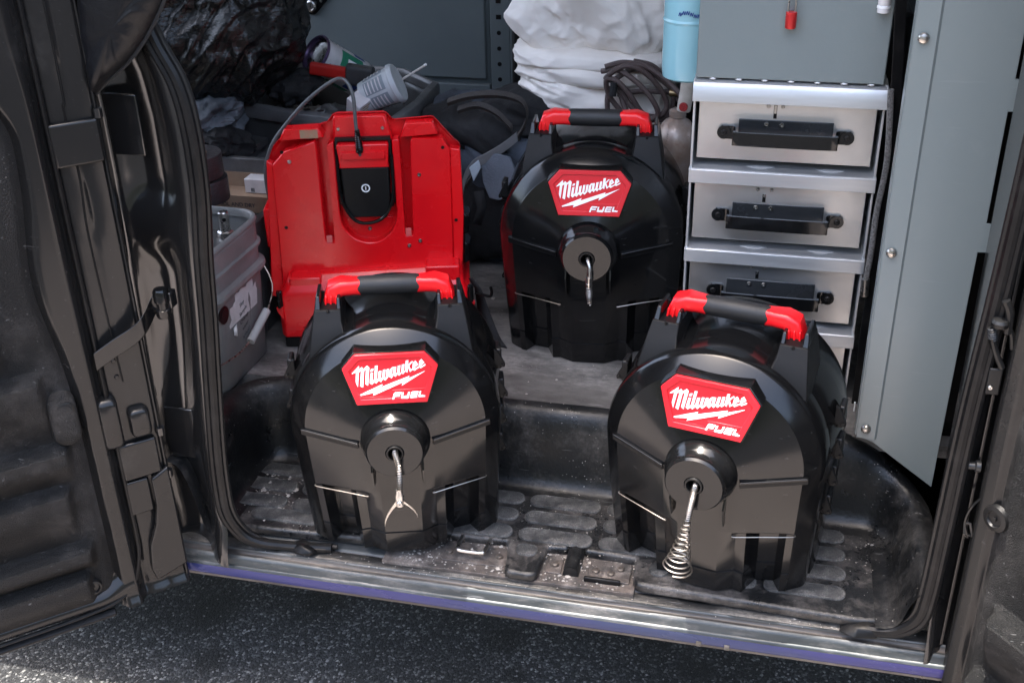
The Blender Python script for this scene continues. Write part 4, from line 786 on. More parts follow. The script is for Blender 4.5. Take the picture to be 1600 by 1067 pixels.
# braided hose and strap hanging between cabinet and panel
hb = thing('braided_hose', 'braided steel water hose hanging between the drawers and the grey panel', 'hose', (0, 0, 0))
def pt(u, v, y): return onp(u, v, Vector((0, y, 0)), Vector((0, 1, 0)))
hp = spline([pt(1392, 140, 1.9), pt(1386, 250, 1.9), pt(1370, 330, 1.9), pt(1360, 400, 1.9), pt(1352, 440, 1.9)], 8)
obj('braid_core', tube(hp, .0052, 10), mat('braid', (.32, .31, .3), .4, .9, vs=300, col2=(.14, .135, .13), bump=1.0, bs=700), hb)
obj('hose_ferrule', tube([pt(1352, 436, 1.9), pt(1350, 462, 1.9)], .0075, 14), STEEL, hb)
bs = thing('rubber_strap', 'black rubber strap hanging down beside the braided hose, frayed white end', 'strap', (0, 0, 0))
sp_ = spline([pt(1408, 0, 1.91), pt(1402, 120, 1.91), pt(1392, 250, 1.91), pt(1378, 350, 1.91), pt(1365, 440, 1.91), pt(1352, 520, 1.91), pt(1345, 580, 1.91), pt(1338, 632, 1.91)], 6)
obj('strap_band', loft([[p + Vector((a, b, 0)) for a, b in ((-.009, 0), (.009, .003), (.009, .006), (-.009, .003))] for p in sp_]), SEAL, bs, bevel=.001)
obj('strap_tip', tube([pt(1336, 628, 1.905), pt(1334, 642, 1.903)], .0013, 6), WHT, bs)

# ------------------------------------------------------------------ grey square bucket
bk = thing('square_bucket', 'grey square plastic bucket with torn white label and wire handle', 'bucket', (-1.112, 1.84, .5765), R(-2))
def bring(w, z, d=None): return [(x, y, z) for x, y in rrect(w, d or w, w * .2, 7)]
obj('bucket_body', loft([bring(.222, 0), bring(.228, .004), bring(.242, .2), bring(.244, .236), bring(.246, .285), bring(.248, .293)], cap=False), BUCK, bk, ang=50, solid=.003)
obj('bucket_base', loft([bring(.222, .0), bring(.224, .004)]), BUCK, bk)
obj('bucket_collar', loft([bring(.244, .196), bring(.262, .194), bring(.266, .2), bring(.263, .207), bring(.246, .213)], cap=False), BUCK, bk, ang=30)
obj('bucket_collar', loft([bring(.244, .244), bring(.257, .243), bring(.258, .249), bring(.247, .252)], cap=False), BUCK, bk, ang=30)
obj('bucket_rim', loft([bring(.238, .286), bring(.25, .29), bring(.255, .295), bring(.252, .301), bring(.242, .303), bring(.236, .3), bring(.236, .286)], cap=False), BUCK, bk, ang=60)
obj('bucket_contents', blob((0, 0, .235), (.105, .105, .03), 4, .3, 14, 3, 40), TUB, bk)
# label on the +x face
def face(y, z, h=0): return (.1115 + .0455 * z + .0018 + h, y, z)
random.seed(5)
lab = []
for k in range(46):
    a = 2 * math.pi * k / 46; rx, rz = .058, .082; e = 3.2
    cx, cz = math.copysign(abs(math.cos(a)) ** (2 / e), math.cos(a)) * rx, math.copysign(abs(math.sin(a)) ** (2 / e), math.sin(a)) * rz; k2 = 1 + random.uniform(-.13, .08)
    lab.append((-.002 + cx * k2 + cz * .15, .108 + cz * k2))
lb = obj('torn_label', shapes([lab], lambda y, z, h: face(y, z, h), 0, .0008), PAPER, bk)
obj('label_tear', shapes([[(.028, .165), (.033, .15), (.03, .13), (.035, .11), (.031, .09), (.034, .075), (.028, .085), (.026, .105), (.028, .13), (.024, .15)]], lambda y, z, h: face(y, z, h), .0009, .0012), BUCK, lb)
obj('peeled_corner', loft([[face(-.03, .125), face(-.03, .105)], [face(-.04, .128, .006), face(-.044, .104, .008)], [face(-.046, .122, .002), face(-.05, .108, .004)]], cap=False, close=False), PAPER, lb, solid=.0006)
for i, s in enumerate(('Slop', 'Sample', 'C=Scup', 'water', 'a=hold')):
    text('handwriting', s, .0115, INK, lb, frame(face(-.004 + i * .002, .155 - .017 * i, .0012), (0, 1, .25), (1, 0, -.045)), .0001, .3)
obj('bail_wire', tube(spline([face(-.115, .075, .004), face(-.06, .068, .008), face(-.02, .072, .012), face(.03, .082, .012), face(.085, .105, .012), face(.128, .135, .002), (.09, .155, .17), (.06, .16, .2)], 8), .0018, 6), STEEL, bk)
obj('bail_grip', tube([face(-.005, .072, .013), face(.07, .105, .015)], .0085, 14), mat('dirty_white_grip', (.42, .42, .4), .5), bk)
obj('ear_hole', lathe([(.001, .002), (.012, .002), (.012, -.003), (.015, -.004), (.018, .001)], 20, 'x', (.1215, -.075, .165)), SEAL, bk)
# steel adapter lying on top of the bucket, duct tape rolls, cartons behind
ad = thing('pipe_fitting', 'short steel pipe fitting with hex nut and cross hole lying in the grey bucket', 'fitting', (-1.042, 1.905, .845), R(20))
obj('spigot', lathe([(.006, 0), (.0105, 0), (.0105, .046), (.009, .048), (.004, .048)], 20), STEEL, ad); obj('hex_nut', lathe([(.012, -.006), (.0165, -.005), (.0165, .006), (.0135, .008)], 6), STEEL, ad); obj('fitting_flange', lathe([(.02, -.02), (.024, -.016), (.024, -.01), (.014, -.006)], 24), BUCK, ad)
obj('cross_hole', lathe([(.004, -.0118), (.004, .0)], 12, 'y', (.002, 0, .034)), SEAL, ad)
p0 = pt(322, 300, 2.0)
for k, (z, lb_) in enumerate(((.885, 'lower of two dark duct tape rolls stacked beside the cardboard box'), (.936, 'upper of two dark duct tape rolls stacked beside the cardboard box'))):
    tr = thing('tape_roll', lb_, 'tape roll', (-1.155 + (-.006 if k else 0), 2.04, z - .025), R(20 * k), 'stacked duct tape rolls')
    obj('tape_winding', lathe([(.026, 0), (.0545, .0005), (.0555, .004), (.055, .026), (.0555, .044), (.0545, .0485), (.026, .049)], 40, cap=False), TAPE, tr); obj('tape_core', lathe([(.0262, 0), (.0262, .049), (.024, .049), (.024, 0)], 30, cap=False), CARD, tr)
tk = thing('tape_tin', 'small dark red disc lying on top of the duct tape rolls', 'tape roll', (-1.168, 2.035, .961), 0)
obj('disc_rim', lathe([(.018, 0), (.03, .001), (.03, .012), (.018, .013)], 30), mat('dull_red', (.28, .05, .045), .5), tk); obj('disc_label', lathe([(.001, .0132), (.016, .0136), (.016, .0132)], 20), SEAL, tk)
cr_ = thing('plastic_crate', 'low black plastic crate under the tape rolls and cardboard box', 'crate', (-1.23, 2.19, .5765), 0)
obj('crate_wall', G().add(box(-.2, .2, -.2, -.185, 0, .25)).add(box(-.2, .2, .185, .2, 0, .25)).add(box(-.2, -.185, -.184, .184, 0, .25)).add(box(.185, .2, -.184, .184, 0, .25)).get(), TUB, cr_, bevel=.003)
obj('crate_floor', box(-.184, .184, -.184, .184, .222, .232), TUB, cr_); obj('crate_back_rim', box(-.1, .21, .054, .07, .24, .302), TUBR, cr_, bevel=.003); obj('crate_lip', box(-.205, .205, -.212, -.2005, .232, .252), TUB, cr_, bevel=.003)
bx = thing('cardboard_box', 'open brown cardboard box printed with black capitals, behind the bucket', 'box', (-1.09, 2.10, .81), 0)
obj('box_front', box(-.14, .13, 0, .003, 0, .037), CARD, bx); obj('box_back', box(-.14, .13, .14, .143, 0, .036), CARD, bx); obj('box_bottom', box(-.14, .13, .003, .14, 0, .003), CARD, bx)
obj('box_side', box(-.143, -.14, 0, .143, 0, .036), CARD, bx); obj('box_side', box(.13, .133, 0, .143, 0, .036), CARD, bx)
text('box_print', 'SOL AND DRY', .0125, INK, bx, frame((-.02, -.0012, .017), (1, 0, 0), (0, -1, 0)), .0003)
ct = thing('white_carton', 'white packet with black barcode print lying in the cardboard box', 'carton', (-1.09, 2.10, .8145), 0)
c1 = obj('carton_face', box(-.05, .09, .10, .136, 0, .032), TIN, ct, bevel=.001)
text('carton_print', '30-6', .011, INK, c1, frame((.012, .0994, .017), (0, 0, -1), (0, -1, 0)))
for k in range(12): obj('barcode_bar', box(.052 + k * .0028, .0532 + k * .0028 + .0006 * (k % 3), .0992, .1, .004, .026), INK, c1)
for k in range(3): obj('barcode_bar', box(-.035 + k * .003, -.0335 + k * .003, .0992, .1, .003, .012), INK, c1)

# ------------------------------------------------------------------ rag pile, bin bag, nylon bag
CR = thing('storage_tote', 'dark plastic tote buried under the rags and the bin bag', 'tote', (-1.42, 2.55, .5765), 0)
obj('tote_body', loft([[(x, y, z) for x, y in rrect(w, w * .8, .04, 4)] for z, w in ((0, .4), (.27, .46), (.275, .48), (.29, .48))]), TUB, CR)
RG = 'crumpled rags heaped behind the door pillar'
for i, (u, v, y, r, m, sd, l) in enumerate([(325, 175, 2.33, (.075, .07, .04), RAG, 1, 'dark grey crumpled rag just under the black bin bag, topmost in the rag heap'), (352, 222, 2.30, (.07, .06, .035), BLKF, 2, 'dark twisted rag between the pale rag and the black tub'),
                                        (330, 232, 2.28, (.042, .05, .022), RAGL, 3, 'pale blue-grey rag end lying low in the rag heap'), (312, 205, 2.3, (.05, .06, .03), mat('brown_rag', (.07, .05, .042), .9, vs=12), 4, 'brownish rag at the left edge of the rag heap beside the seal'),
                                        (338, 196, 2.37, (.07, .06, .04), RAG, 8, 'charcoal rag crossing behind the other rags near the tub wall')]):
    p = pt(u, v, y); tag(obj('rag', blob((0, 0, 0), r, sd, .42, 15, 2.2, 110, (1, .5, 1.6)), m, loc=p, rot=(0, .3 * math.sin(i * 2), i)), l, 'rag', RG)
p = pt(350, 222, 2.33)
tag(obj('rag_heap', blob((0, 0, 0), (.17, .12, .2), 21, .22, 14, 2.4, 72), BLKF, loc=(p.x - .17, 2.5, .735)), 'dark heap of dirty rags behind the tape rolls', 'rag', RG)
g = G(); g.add(blob((0, 0, 0), (.03, .05, .055), 5, .05, 8, 4, 16)); q = pt(362, 246, 2.33); o = obj('red_pouch', g.get(), REDL, loc=q); tag(o, 'small red object showing under the rags beside the tub', 'pouch')
def bagfold(p):
    w = Vector((nz(p, 4, 5), nz(p, 4, 6), nz(p, 4, 7))) * .06; q = p + w; d = q.x * .75 - q.z * .65
    a = 1 - 2 * abs(noise.noise(Vector((d * 30, q.y * 6, (q.x + q.z) * 3.5)))); b = 1 - 2 * abs(noise.noise(Vector((d * 75, q.y * 14, (q.x + q.z) * 8)))); c2 = 1 - 2 * abs(nz(q, 22, 8))
    return p * (1 + .055 * a + .022 * b + .02 * c2)
p = pt(345, 62, 2.38)
bb = tag(obj('bin_bag', blob((0, 0, 0), (.185, .18, .19), 31, .12, 8, 2.5, 360, (1.2, 1, .8), fn=bagfold), BAG, loc=(p.x - .045, 2.46, p.z + .04), ang=180), 'shiny crumpled black bin bag lying on the rags at the upper left', 'bin bag')
p = pt(185, 40, 1.49)
nb = thing('nylon_bag', 'black nylon garment bag hanging in front of the left door pillar', 'garment bag', (0, 0, 0))
NP = [(268, -60), (262, -10), (246, 30), (225, 68), (200, 100), (172, 125), (152, 146), (140, 120), (128, 60), (120, -60)]
pts = [pt(u, v, 1.478) for u, v in NP]; cx = sum((q.x for q in pts)) / len(pts); cz = max(q.z for q in pts)
def nby(x, z, s): return (x, 1.478 + s, z)
rings = []
for s, k in ((-.03, .55), (-.026, .75), (-.016, .92), (-.003, 1.0), (.008, .96)):
    rings.append([Vector((cx + (q.x - cx) * k, 1.478 + s + .006 * ridg(q, 30, 3), cz + (q.z - cz) * (.6 + .4 * k))) for q in spline([tuple(a) for a in pts], 5)])
obj('bag_body', loft(rings), NYL, nb, ang=80, sub=2)
obj('zip', tube([p + Vector((0, -.004, 0)) for p in spline([tuple(a) for a in pts[:7]], 6)], .0028, 6), BLKF, nb)

# ------------------------------------------------------------------ black tub with tins and tools
tb = thing('black_tub', 'scuffed black plastic tote tub full of tools behind the red unit', 'tub', (0, 0, 0))
TP = [onz(u, v, .95) for u, v in ((365, 150), (450, 170), (530, 186), (605, 188))]
T = [(-1.277, 2.472), (-1.262, 2.432), (-1.104, 2.392), (-.959, 2.35), (-.87, 2.335), (-.835, 2.36), (-.815, 2.50), (-.826, 2.69), (-.944, 2.80), (-1.247, 2.82), (-1.285, 2.76)]
c = Vector((-1.05, 2.58))
def tring(k, z, lump=.0): return [(c.x + (x - c.x) * k, c.y + (y - c.y) * k, z + lump * nz((x * 9, y * 9, z), 1, 2)) for x, y in T]
obj('tub_wall', loft([tring(.84, .5765), tring(.93, .90), tring(.94, .925)], cap=False), TUB, tb, solid=.004, ang=50)
obj('tub_rim', loft([tring(.94, .922), tring(1.0, .915, .004), tring(1.005, .93, .006), tring(.995, .945, .006), tring(.93, .95, .006), tring(.90, .94, .003), tring(.90, .922)], cap=False), TUBR, tb, ang=50, bevel=.002)
obj('tub_floor', loft([tring(.84, .5765), tring(.84, .582)]), TUB, tb)
obj('tub_clutter', blob((-1.05, 2.57, .80), (.19, .17, .085), 12, .4, 10, 3, 90), TUB, tb)
for x, y in ((-1.105, 2.405), (-1.08, 2.40), (-1.055, 2.39), (-1.02, 2.385)): obj('rim_hole', lathe([(.008, 0), (.0085, .0008), (.0075, .001)], 16, 'z', (x, y, .9515)), SEAL, tb)
def orient(o, p, axis, spin=0):
    q = Vector(axis).to_track_quat('Z', 'Y').to_matrix().to_4x4() @ Matrix.Rotation(spin, 4, 'Z'); q.translation = p; o.matrix_world = q
    o.rotation_mode = 'XYZ'; return o
tn = thing('paint_tin', 'open tin can with white and green paper label tilted in the black tub', 'tin'); 
ptin = pt(490, 85, 2.62); orient(tn, ptin, (-.45, -.62, .55))
tn.location = pt(515, 97, 2.62)
obj('tin_label', lathe([(.046, -.1), (.046, .04)], 40, cap=False), TIN, tn); obj('tin_rim', lathe([(.0465, .04), (.0485, .043), (.0485, .047), (.046, .049), (.042, .046), (.041, .036)], 40, cap=False), VIOL, tn)
obj('tin_lid', lathe([(.041, .036), (.036, .034), (.034, .037), (.001, .0375)], 40, cap=False), STEEL, tn); obj('tin_base', lathe([(.001, -.1), (.0455, -.1), (.0475, -.098), (.0465, -.095)], 40, cap=False), STEEL, tn)
def cyl_patch(a0, a1, z0, z1, r, n=10): return grid(lambda a, b: ((r) * math.cos(R(a0 + (a1 - a0) * a)), r * math.sin(R(a0 + (a1 - a0) * a)), z0 + (z1 - z0) * b), n, 1)
for a in range(0, 360, 120):
    obj('label_band', cyl_patch(a, a + 55, -.07, .0, .0464), GREEN, tn); obj('label_logo', cyl_patch(a + 12, a + 32, -.05, -.02, .0467), WHT, tn)
    obj('label_stripe', cyl_patch(a + 60, a + 100, -.08, -.045, .0464), INKB, tn)
    for j in range(4): obj('label_text', cyl_patch(a + 64, a + 110, .028 - j * .012, .024 - j * .012, .0463), mat('grey_ink', (.2, .2, .22), .7), tn)
cp = thing('label_tub', 'pale blue-grey plastic tub with printed label lying on its side in the black tub', 'plastic tub'); orient(cp, pt(603, 138, 2.42), (.78, .15, .35)); 
obj('cup_body', lathe([(.001, -.055), (.035, -.055), (.036, -.05), (.042, .02)], 36, cap=False), CUP, cp); obj('cup_rim', lathe([(.042, .02), (.046, .022), (.046, .028), (.043, .034), (.04, .034), (.001, .032)], 36, cap=False), CUP, cp)
for a in range(-180, 180, 60):
    obj('cup_label', grid(lambda s, b, a=a: ((.0375 + .0042 * b) * math.cos(R(a + 50 * s)), (.0375 + .0042 * b) * math.sin(R(a + 50 * s)), -.04 + .05 * b), 8, 1), mat('grey_label', (.23, .27, .3), .6), cp)
    for j in range(5): obj('label_text', grid(lambda s, b, a=a, j=j: ((.0388 + .0042 * (j / 5)) * math.cos(R(a + 4 + 42 * s)), (.0388 + .0042 * (j / 5)) * math.sin(R(a + 4 + 42 * s)), -.037 + .009 * j + .003 * b), 8, 1), TIN, cp)
sk = thing('stir_stick', 'thin pale rod sticking up from the rim of the black tub', 'stick'); sk.location = (0, 0, 0)
obj('rod', tube([pt(600, 142, 2.46), pt(665, 102, 2.46)], .0026, 8), mat('pale_rod', (.6, .57, .52), .5), sk); obj('rod_tip', tube([pt(663, 103, 2.46), pt(666, 101, 2.46)], .0029, 8), WHT, sk)
wb = thing('white_box', 'small white printed carton lying in the black tub below the plastic tub', 'carton'); orient(wb, pt(570, 160, 2.40), (.3, -.5, .8), .6)
o = obj('carton_body', box(-.04, .04, -.02, .02, -.03, .03), TIN, wb, bevel=.002)
for j in range(5): obj('carton_print', box(-.03, .005, -.0206, -.0201, .018 - j * .009, .021 - j * .009), mat('tan_ink', (.35, .3, .18), .7), o); obj('carton_print', box(-.03, .03, .0205 + 0, .0208, .018 - j * .009, .021 - j * .009), MATS['tan_ink'], o)
rt_ = thing('red_handled_tool', 'hand tool with flat red handle lying in the black tub', 'tool'); orient(rt_, pt(520, 112, 2.52), (1, .03, -.12), 0)
obj('tool_handle', loft([[(x, y, z) for x, y in rrect(.022, .03, .008, 4)] for z in (-.055, -.05, .03, .035)]), REDL, rt_, bevel=.002); obj('tool_body', loft([[(x, y, z) for x, y in rrect(.03, .05, .01, 4)] for z in (.035, .1)]), TUB, rt_, bevel=.003)
sc = thing('dark_tool_handle', 'thick black tool handle standing at the left inside the black tub', 'tool', pt(398, 145, 2.47)); obj('tool_grip', lathe([(.01, -.06), (.014, -.03), (.016, 0), (.017, .018), (.012, .028), (.004, .031)], 18), TUB, sc); obj('tool_shaft', lathe([(.009, -.1), (.009, -.058)], 12), TUB, sc)
tag(obj('black_rag', blob((0, 0, 0), (.07, .06, .035), 17, .5, 22, 2.3, 72), BLKF, loc=pt(455, 140, 2.50)), 'crumpled black rag lying in the middle of the black tub', 'rag')

# ------------------------------------------------------------------ tool bag
tg = thing('tool_bag', 'blue-black fabric tool bag slumped on the floor behind the red unit', 'tool bag', (-.66, 2.55, .5765), R(-12))
def fold(sd, k=.05, f=9, dx=.8, dz=.7):
    def fn(p):
        q = p + Vector((nz(p, 5, sd), nz(p, 5, sd + 1), nz(p, 5, sd + 2))) * .05; d = q.x * dx + q.z * dz
        a = 1 - 2 * abs(noise.noise(Vector((d * f, q.y * 3, (q.x - q.z) * 2.5 + sd)))); b = 1 - 2 * abs(noise.noise(Vector((d * f * 2.6, q.y * 8, (q.x - q.z) * 6 + sd))))
        return p * (1 + k * 2.6 * (a - .3) + k * 1.0 * (b - .3))
    return fn
obj('bag_body', blob((0, 0, .185), (.17, .12, .18), 41, .08, 7, 2.8, 180, flat=.175, fn=fold(3, .06)), DENIM, tg, ang=180)
obj('bag_shoulder', blob((-.0, -.05, .32), (.12, .09, .05), 42, .1, 9, 2.4, 150, fn=fold(8, .09, 12)), BLKF, tg, ang=180)
obj('bag_shoulder', blob((.09, -.01, .36), (.09, .10, .06), 46, .1, 9, 2.4, 130, fn=fold(12, .09, 12, .4, 1)), BLKF, tg, ang=180)
obj('front_pocket', blob((.0, -.10, .12), (.12, .045, .10), 43, .08, 15, 3.2, 140, fn=fold(17, .08, 13, 1, .2)), BLKF, tg, ang=180)
obj('denim_fold', blob((.06, -.09, .25), (.11, .045, .07), 47, .08, 15, 2.6, 140, fn=fold(21, .09, 12, .6, .9)), DENIM, tg, ang=180)
TI = tg.matrix_basis.inverted()
def wl(u, v, y): return Matrix.Rotation(R(12), 4, 'Z') @ (pt(u, v, y) - Vector((-.66, 2.55, .5765)))
fl = [wl(750, 248, 2.36), wl(772, 240, 2.355), wl(796, 246, 2.35), wl(806, 268, 2.345), wl(792, 308, 2.33), wl(780, 314, 2.33), wl(764, 310, 2.33), wl(754, 285, 2.34)]
obj('pocket_flap', loft([[p + Vector((0, d, 0)) for p in fl] for d in (0, .006)]), mat('slate_fabric', (.11, .125, .15), .8, vs=12, bump=.5, bs=200), tg, bevel=.002)
wb_ = spline([tuple(wl(*a)) for a in ((722, 300, 2.35), (728, 275, 2.34), (740, 258, 2.345), (758, 248, 2.355), (785, 232, 2.36), (808, 214, 2.37))], 6)
obj('web_strap', loft([[p + Vector((0, 0, -.011)), p + Vector((0, -.004, .011)), p + Vector((0, 0, .012)), p + Vector((0, .004, -.011))] for p in wb_]), mat('grey_webbing', (.2, .2, .2), .8, bump=.6, bs=400), tg)
obj('side_pocket', loft([[wl(733, 262, 2.335 + d), wl(748, 250, 2.335 + d), wl(752, 262, 2.335 + d), wl(740, 284, 2.33 + d)] for d in (0, .005)]), mat('pale_patch', (.34, .4, .45), .8), tg, bevel=.002)
for pth in (((700, 160), (735, 150), (780, 148), (815, 158), (824, 180), (812, 210), (785, 235), (750, 262), (728, 290)), ((716, 172), (748, 165), (778, 178), (800, 200))):
    q = spline([tuple(wl(u, v, 2.385)) for u, v in pth], 7); obj('bag_piping', loft([[p + Vector((0, 0, -.009)), p + Vector((0, -.007, 0)), p + Vector((0, 0, .009)), p + Vector((0, .006, 0))] for p in q]), mat('brown_piping', (.04, .033, .029), .75, bump=.4, bs=200), tg, ang=70)
obj('hanging_strap', loft([[wl(741, 300, 2.33), wl(756, 298, 2.33)], [wl(746, 325, 2.325), wl(760, 322, 2.325)], [wl(738, 350, 2.32), wl(752, 352, 2.32)]], cap=False, close=False), BLKF, tg, solid=.003)
wc = thing('plastic_stopper', 'small white plastic stopper lying on top of the blue tool bag', 'stopper', pt(728, 192, 2.47)); obj('cap_body', lathe([(.004, -.01), (.011, -.01), (.011, .008), (.009, .01), (.003, .01)], 20, 'x'), WHT, wc)
wr = thing('spanner', 'shiny steel spanner lying by the white stopper on the tool bag', 'spanner'); orient(wr, pt(708, 196, 2.46), (1, .1, -.05)); obj('spanner_shank', tube([(0, 0, -.03), (0, 0, .05)], .004, 8), STEEL, wr); obj('spanner_jaw', lathe([(.006, -.004), (.011, -.004), (.011, .004), (.006, .004)], 14, 'y', (0, 0, -.03), cap=False), STEEL, wr)
bl = thing('blue_bundle', 'small dark blue cloth roll tucked in the tool bag opening', 'cloth', pt(762, 185, 2.5)); obj('roll', blob((0, 0, 0), (.025, .02, .014), 51, .2, 20, 3, 30), mat('navy', (.02, .03, .12), .8), bl); obj('roll_band', lathe([(.018, -.003), (.018, .003)], 16, 'x'), BLKF, bl)

# ------------------------------------------------------------------ drop cloths on a crate, hose, cylinder, bottle
ck = thing('cloth_crate', 'black plastic crate under the pile of white drop cloths', 'crate', (-.40, 2.60, .5765), 0)
for z in (0, .1, .2): obj('crate_slat', G().add(box(-.17, .17, -.13, -.12, z, z + .09)).add(box(-.17, -.16, -.119, .119, z, z + .09)).add(box(.16, .17, -.119, .119, z, z + .09)).add(box(-.17, .17, .12, .13, z, z + .09)).get(), TUB, ck, bevel=.002)
obj('crate_top', box(-.169, .169, -.119, .119, .29, .3), TUB, ck)
def drape(sd, amp):
    def f(p):
        d = (p.x * .9 + p.z * .55); a = 1 - 2 * abs(noise.noise(Vector((d * 13 + sd, p.y * 4, p.z * 3))))
        b = noise.noise(Vector((p.x * 5, p.y * 5, p.z * 26 + sd)))
        q = Vector((p.x * 1.0 + p.z * .7, p.y, p.z * 1.6 - p.x * .25)); e1 = 1 - 2.2 * abs(nz(q, 17, int(sd) + 3)); e2 = 1 - 2.2 * abs(nz(q, 38, int(sd) + 7))
        return p * (1 + amp * (a - .5) * .5 + .026 * (e1 - .4) + .005 * (e2 - .4)) + Vector((0, -1, 0)) * amp * .10 * (a + b * .6)
    return f
CG = 'white drop cloths folded in a pile'
cl = [((-.405, 2.59, .925), (.155, .13, .045), 61, .10, 'lowest white drop cloth of the pile, just behind the rear drum handle'),
      ((-.410, 2.59, .985), (.168, .14, .05), 62, .13, 'second white drop cloth from the bottom of the folded pile'),
      ((-.412, 2.59, 1.035), (.172, .14, .026), 63, .10, 'thin folded white drop cloth in the middle of the pile'),
      ((-.415, 2.59, 1.068), (.174, .14, .022), 64, .09, 'thin folded white drop cloth just under the big crumpled one')]
for c_, r_2, sd, am, lb_ in cl:
    tag(obj('drop_cloth', blob((0, 0, 0), r_2, sd, am * .8, 9, 3.6, 200, (1, 1, 1.6), fn=fold(sd, .045, 17, .3, 1.0)), CLOTH, loc=c_, ang=180), lb_, 'drop cloth', CG)
tag(obj('drop_cloth', blob((0, 0, 0), (.178, .145, .125), 66, .12, 7, 2.7, 280, (1, 1, 1.1), fn=fold(31, .075, 9, .8, .7)), CLOTH, loc=(-.405, 2.6, 1.185), ang=180), 'big crumpled white drop cloth heaped on top of the pile', 'drop cloth', CG)
tag(obj('grey_sheet', blob((0, 0, 0), (.06, .1, .16), 71, .25, 12, 2.6, 90), mat('grey_cloth', (.3, .28, .27), .9, bump=.3, bs=300), loc=(-.215, 2.66, 1.12), ang=180), 'dull grey folded sheet squeezed between the white cloths and the locker', 'sheet')
hs = thing('rubber_hose', 'brown rubber air hose coiled loosely on the white cloths', 'hose', (0, 0, 0))
random.seed(11)
Y0 = 2.40
loops = [[(945, 105), (975, 98), (1010, 105), (1040, 125), (1065, 150)], [(940, 112), (965, 110), (990, 125), (1015, 150), (1028, 178), (1010, 186), (985, 165), (965, 135), (945, 120)],
         [(950, 118), (975, 104), (1005, 112), (1032, 140), (1042, 165), (1030, 182), (1005, 178), (985, 150), (965, 128), (948, 125), (952, 150), (975, 180)],
         [(960, 125), (990, 108), (1020, 115), (1050, 140), (1062, 158)], [(958, 130), (968, 145), (975, 165), (985, 185)], [(953, 135), (949, 155), (950, 180)],
         [(990, 96), (1020, 104), (1045, 130), (1052, 160), (1040, 185), (1015, 188)], [(965, 148), (1000, 143), (1035, 144), (1068, 146)]]
for i, lp in enumerate(loops):
    obj('hose_loop', tube(spline([pt(u, v, Y0 + .012 * math.sin(i * 2 + k * .9) + .006 * i - .02) for k, (u, v) in enumerate(lp)], 8), .0058, 10), HOSE, hs)
obj('hose_fitting', tube([pt(1046, 145, Y0 - .01), pt(1072, 147, Y0 - .01)], .0075, 12), BRASS, hs); obj('hose_fitting', tube([pt(957, 150, Y0 - .02), pt(960, 128, Y0 - .02)], .008, 10), BLKF, hs)
tkn = thing('gas_cylinder', 'scuffed rusty steel gas cylinder standing between the rear drum and the drawers', 'gas cylinder', (-.195, 2.27, .5765), 0)
obj('cylinder_body', lathe([(.03, 0), (.044, .006), (.047, .02), (.047, .36), (.045, .39), (.038, .415), (.026, .43), (.014, .437), (.012, .44)], 40), RUST, tkn)
obj('valve_collar', lathe([(.013, .437), (.017, .44), (.017, .452), (.012, .455)], 20), RUST, tkn)
v = obj('valve', tube([(.012, -.012, .455), (.022, -.014, .535)], [.014, .0145], 20), VALVE, tkn, bevel=.002)
obj('valve_cap', tube([(.022, -.014, .532), (.0225, -.0145, .543)], [.0165, .0155], 20), VALVE, v); obj('valve_knob', lathe([(.003, -.02), (.0085, -.02), (.0085, -.012), (.0105, -.008)], 18, 'y', (.013, -.012, .468)), mat('red_knob', (.4, .02, .02), .5, bump=1, bs=300), v)
bt = thing('spray_bottle', 'pale blue translucent plastic bottle hanging left of the grey locker', 'bottle', (-.162, 2.04, 1.16), 0)
obj('bottle_body', lathe([(.03, .006), (.038, .0), (.044, .004), (.046, .02), (.046, .2)], 36, cap=True), BLUE, bt)
obj('bottle_ring', lathe([(.0462, .1), (.0475, .104), (.0462, .108)], 36, cap=False), BLUE, bt)
for j in range(6): obj('pen_scribble', tube(spline([(.0472 * math.cos(R(-110 + j * 8 + k * 2.2)), .0472 * math.sin(R(-110 + j * 8 + k * 2.2)), .117 + .006 * (k % 2) + .003 * math.sin(j)) for k in range(4)], 4), .0008, 5), INKB, bt)

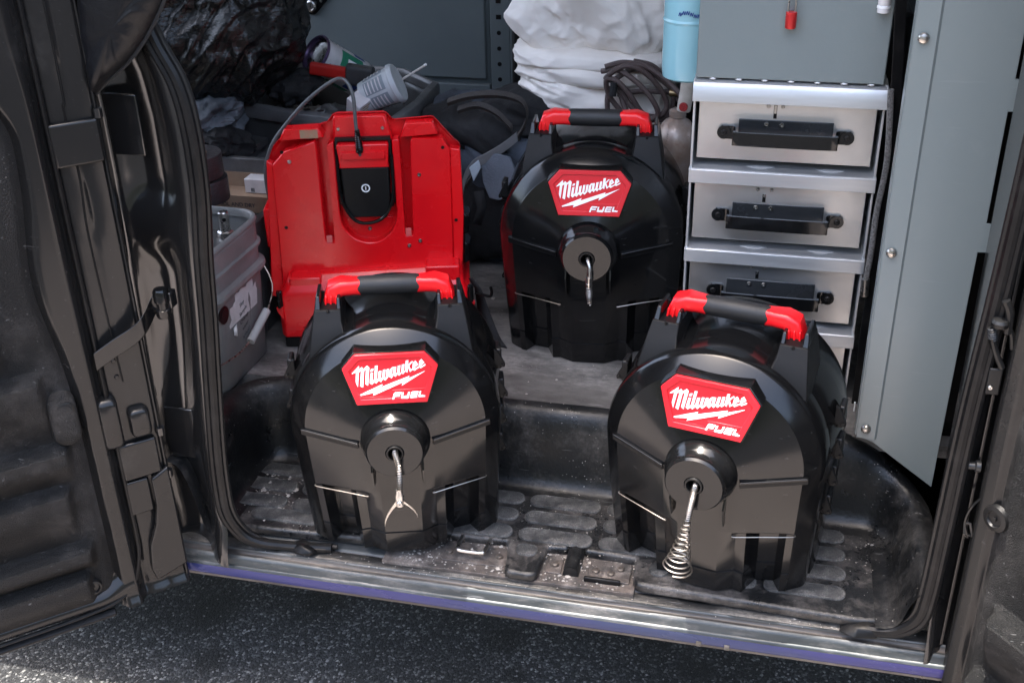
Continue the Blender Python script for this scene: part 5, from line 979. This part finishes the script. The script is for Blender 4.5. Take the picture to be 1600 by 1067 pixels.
# ------------------------------------------------------------------ far cabinet
fc = thing('grey_wall_cabinet', 'dark grey steel cabinet at the back of the van with paddle latch and perforated upright', 'cabinet', (0, 0, 0))
YB = 3.0
obj('cabinet_case', box(-1.7, -.775, YB + .02, 3.34, .80, 1.9), GREYD, fc, bevel=.003)
def bp(u, v): q = pt(u, v, YB); return q
obj('cabinet_door', box(-1.66, -.785, YB + .004, YB + .018, .865, 1.88), GREYD, fc, bevel=.004)
obj('bottom_flange', box(-1.7, -.775, YB - .002, YB + .018, .80, .852), GREYD, fc, bevel=.003)
up = obj('perforated_upright', box(-.769, -.715, YB - .006, YB + .02, .56, 1.9), GREYD, fc, bevel=.002)
obj('upright_edge', box(-.713, -.695, YB - .012, YB + .02, .56, 1.9), GREYD, fc, bevel=.002)
for k in range(24):
    z = .66 + .042 * k; 
    if k in (9, 10): obj('slot', box(-.752, -.738, YB - .0066, YB - .0055, z - .006, z + .006), SEAL, up)
    else: obj('hole', lathe([(.006, -.0006), (.006, .0004)], 14, 'y', (-.745, YB - .006, z)), SEAL, up)
l = obj('latch_plate', shapes([[(-1.33, 1.14), (-1.33, 1.075), (-1.288, 1.028), (-1.268, 1.028), (-1.222, 1.075), (-1.222, 1.14)]], lambda x, z, h: (x, YB + .002 - h, z), 0, .006), BLK, fc, bevel=.002)
obj('paddle', box(-1.315, -1.237, YB - .012, YB - .004, 1.078, 1.13), BLK, l, bevel=.004)
obj('keyhole_ring', lathe([(.016, -.004), (.016, -.012), (.012, -.014), (.009, -.009), (.001, -.009)], 24, 'y', (-1.277, YB, 1.052), cap=False), STEEL, l)
for x in (-1.307, -1.247): screw('latch_screw', (x, YB - .004, 1.065), l, .004)
obj('upper_shelf', box(-.69, -.2, YB - .02, YB + .3, 1.19, 1.205), GREYP, fc, bevel=.002)
obj('upper_shelf_face', box(-.69, -.2, YB - .026, YB - .0205, 1.165, 1.205), GREYP, fc, bevel=.002)
tag(obj('dark_box', box(-.69, .3, 2.9, 3.3, .5765, 1.1), BLKM, bevel=.01), 'dark plastic case at the back wall behind the white cloths', 'case')
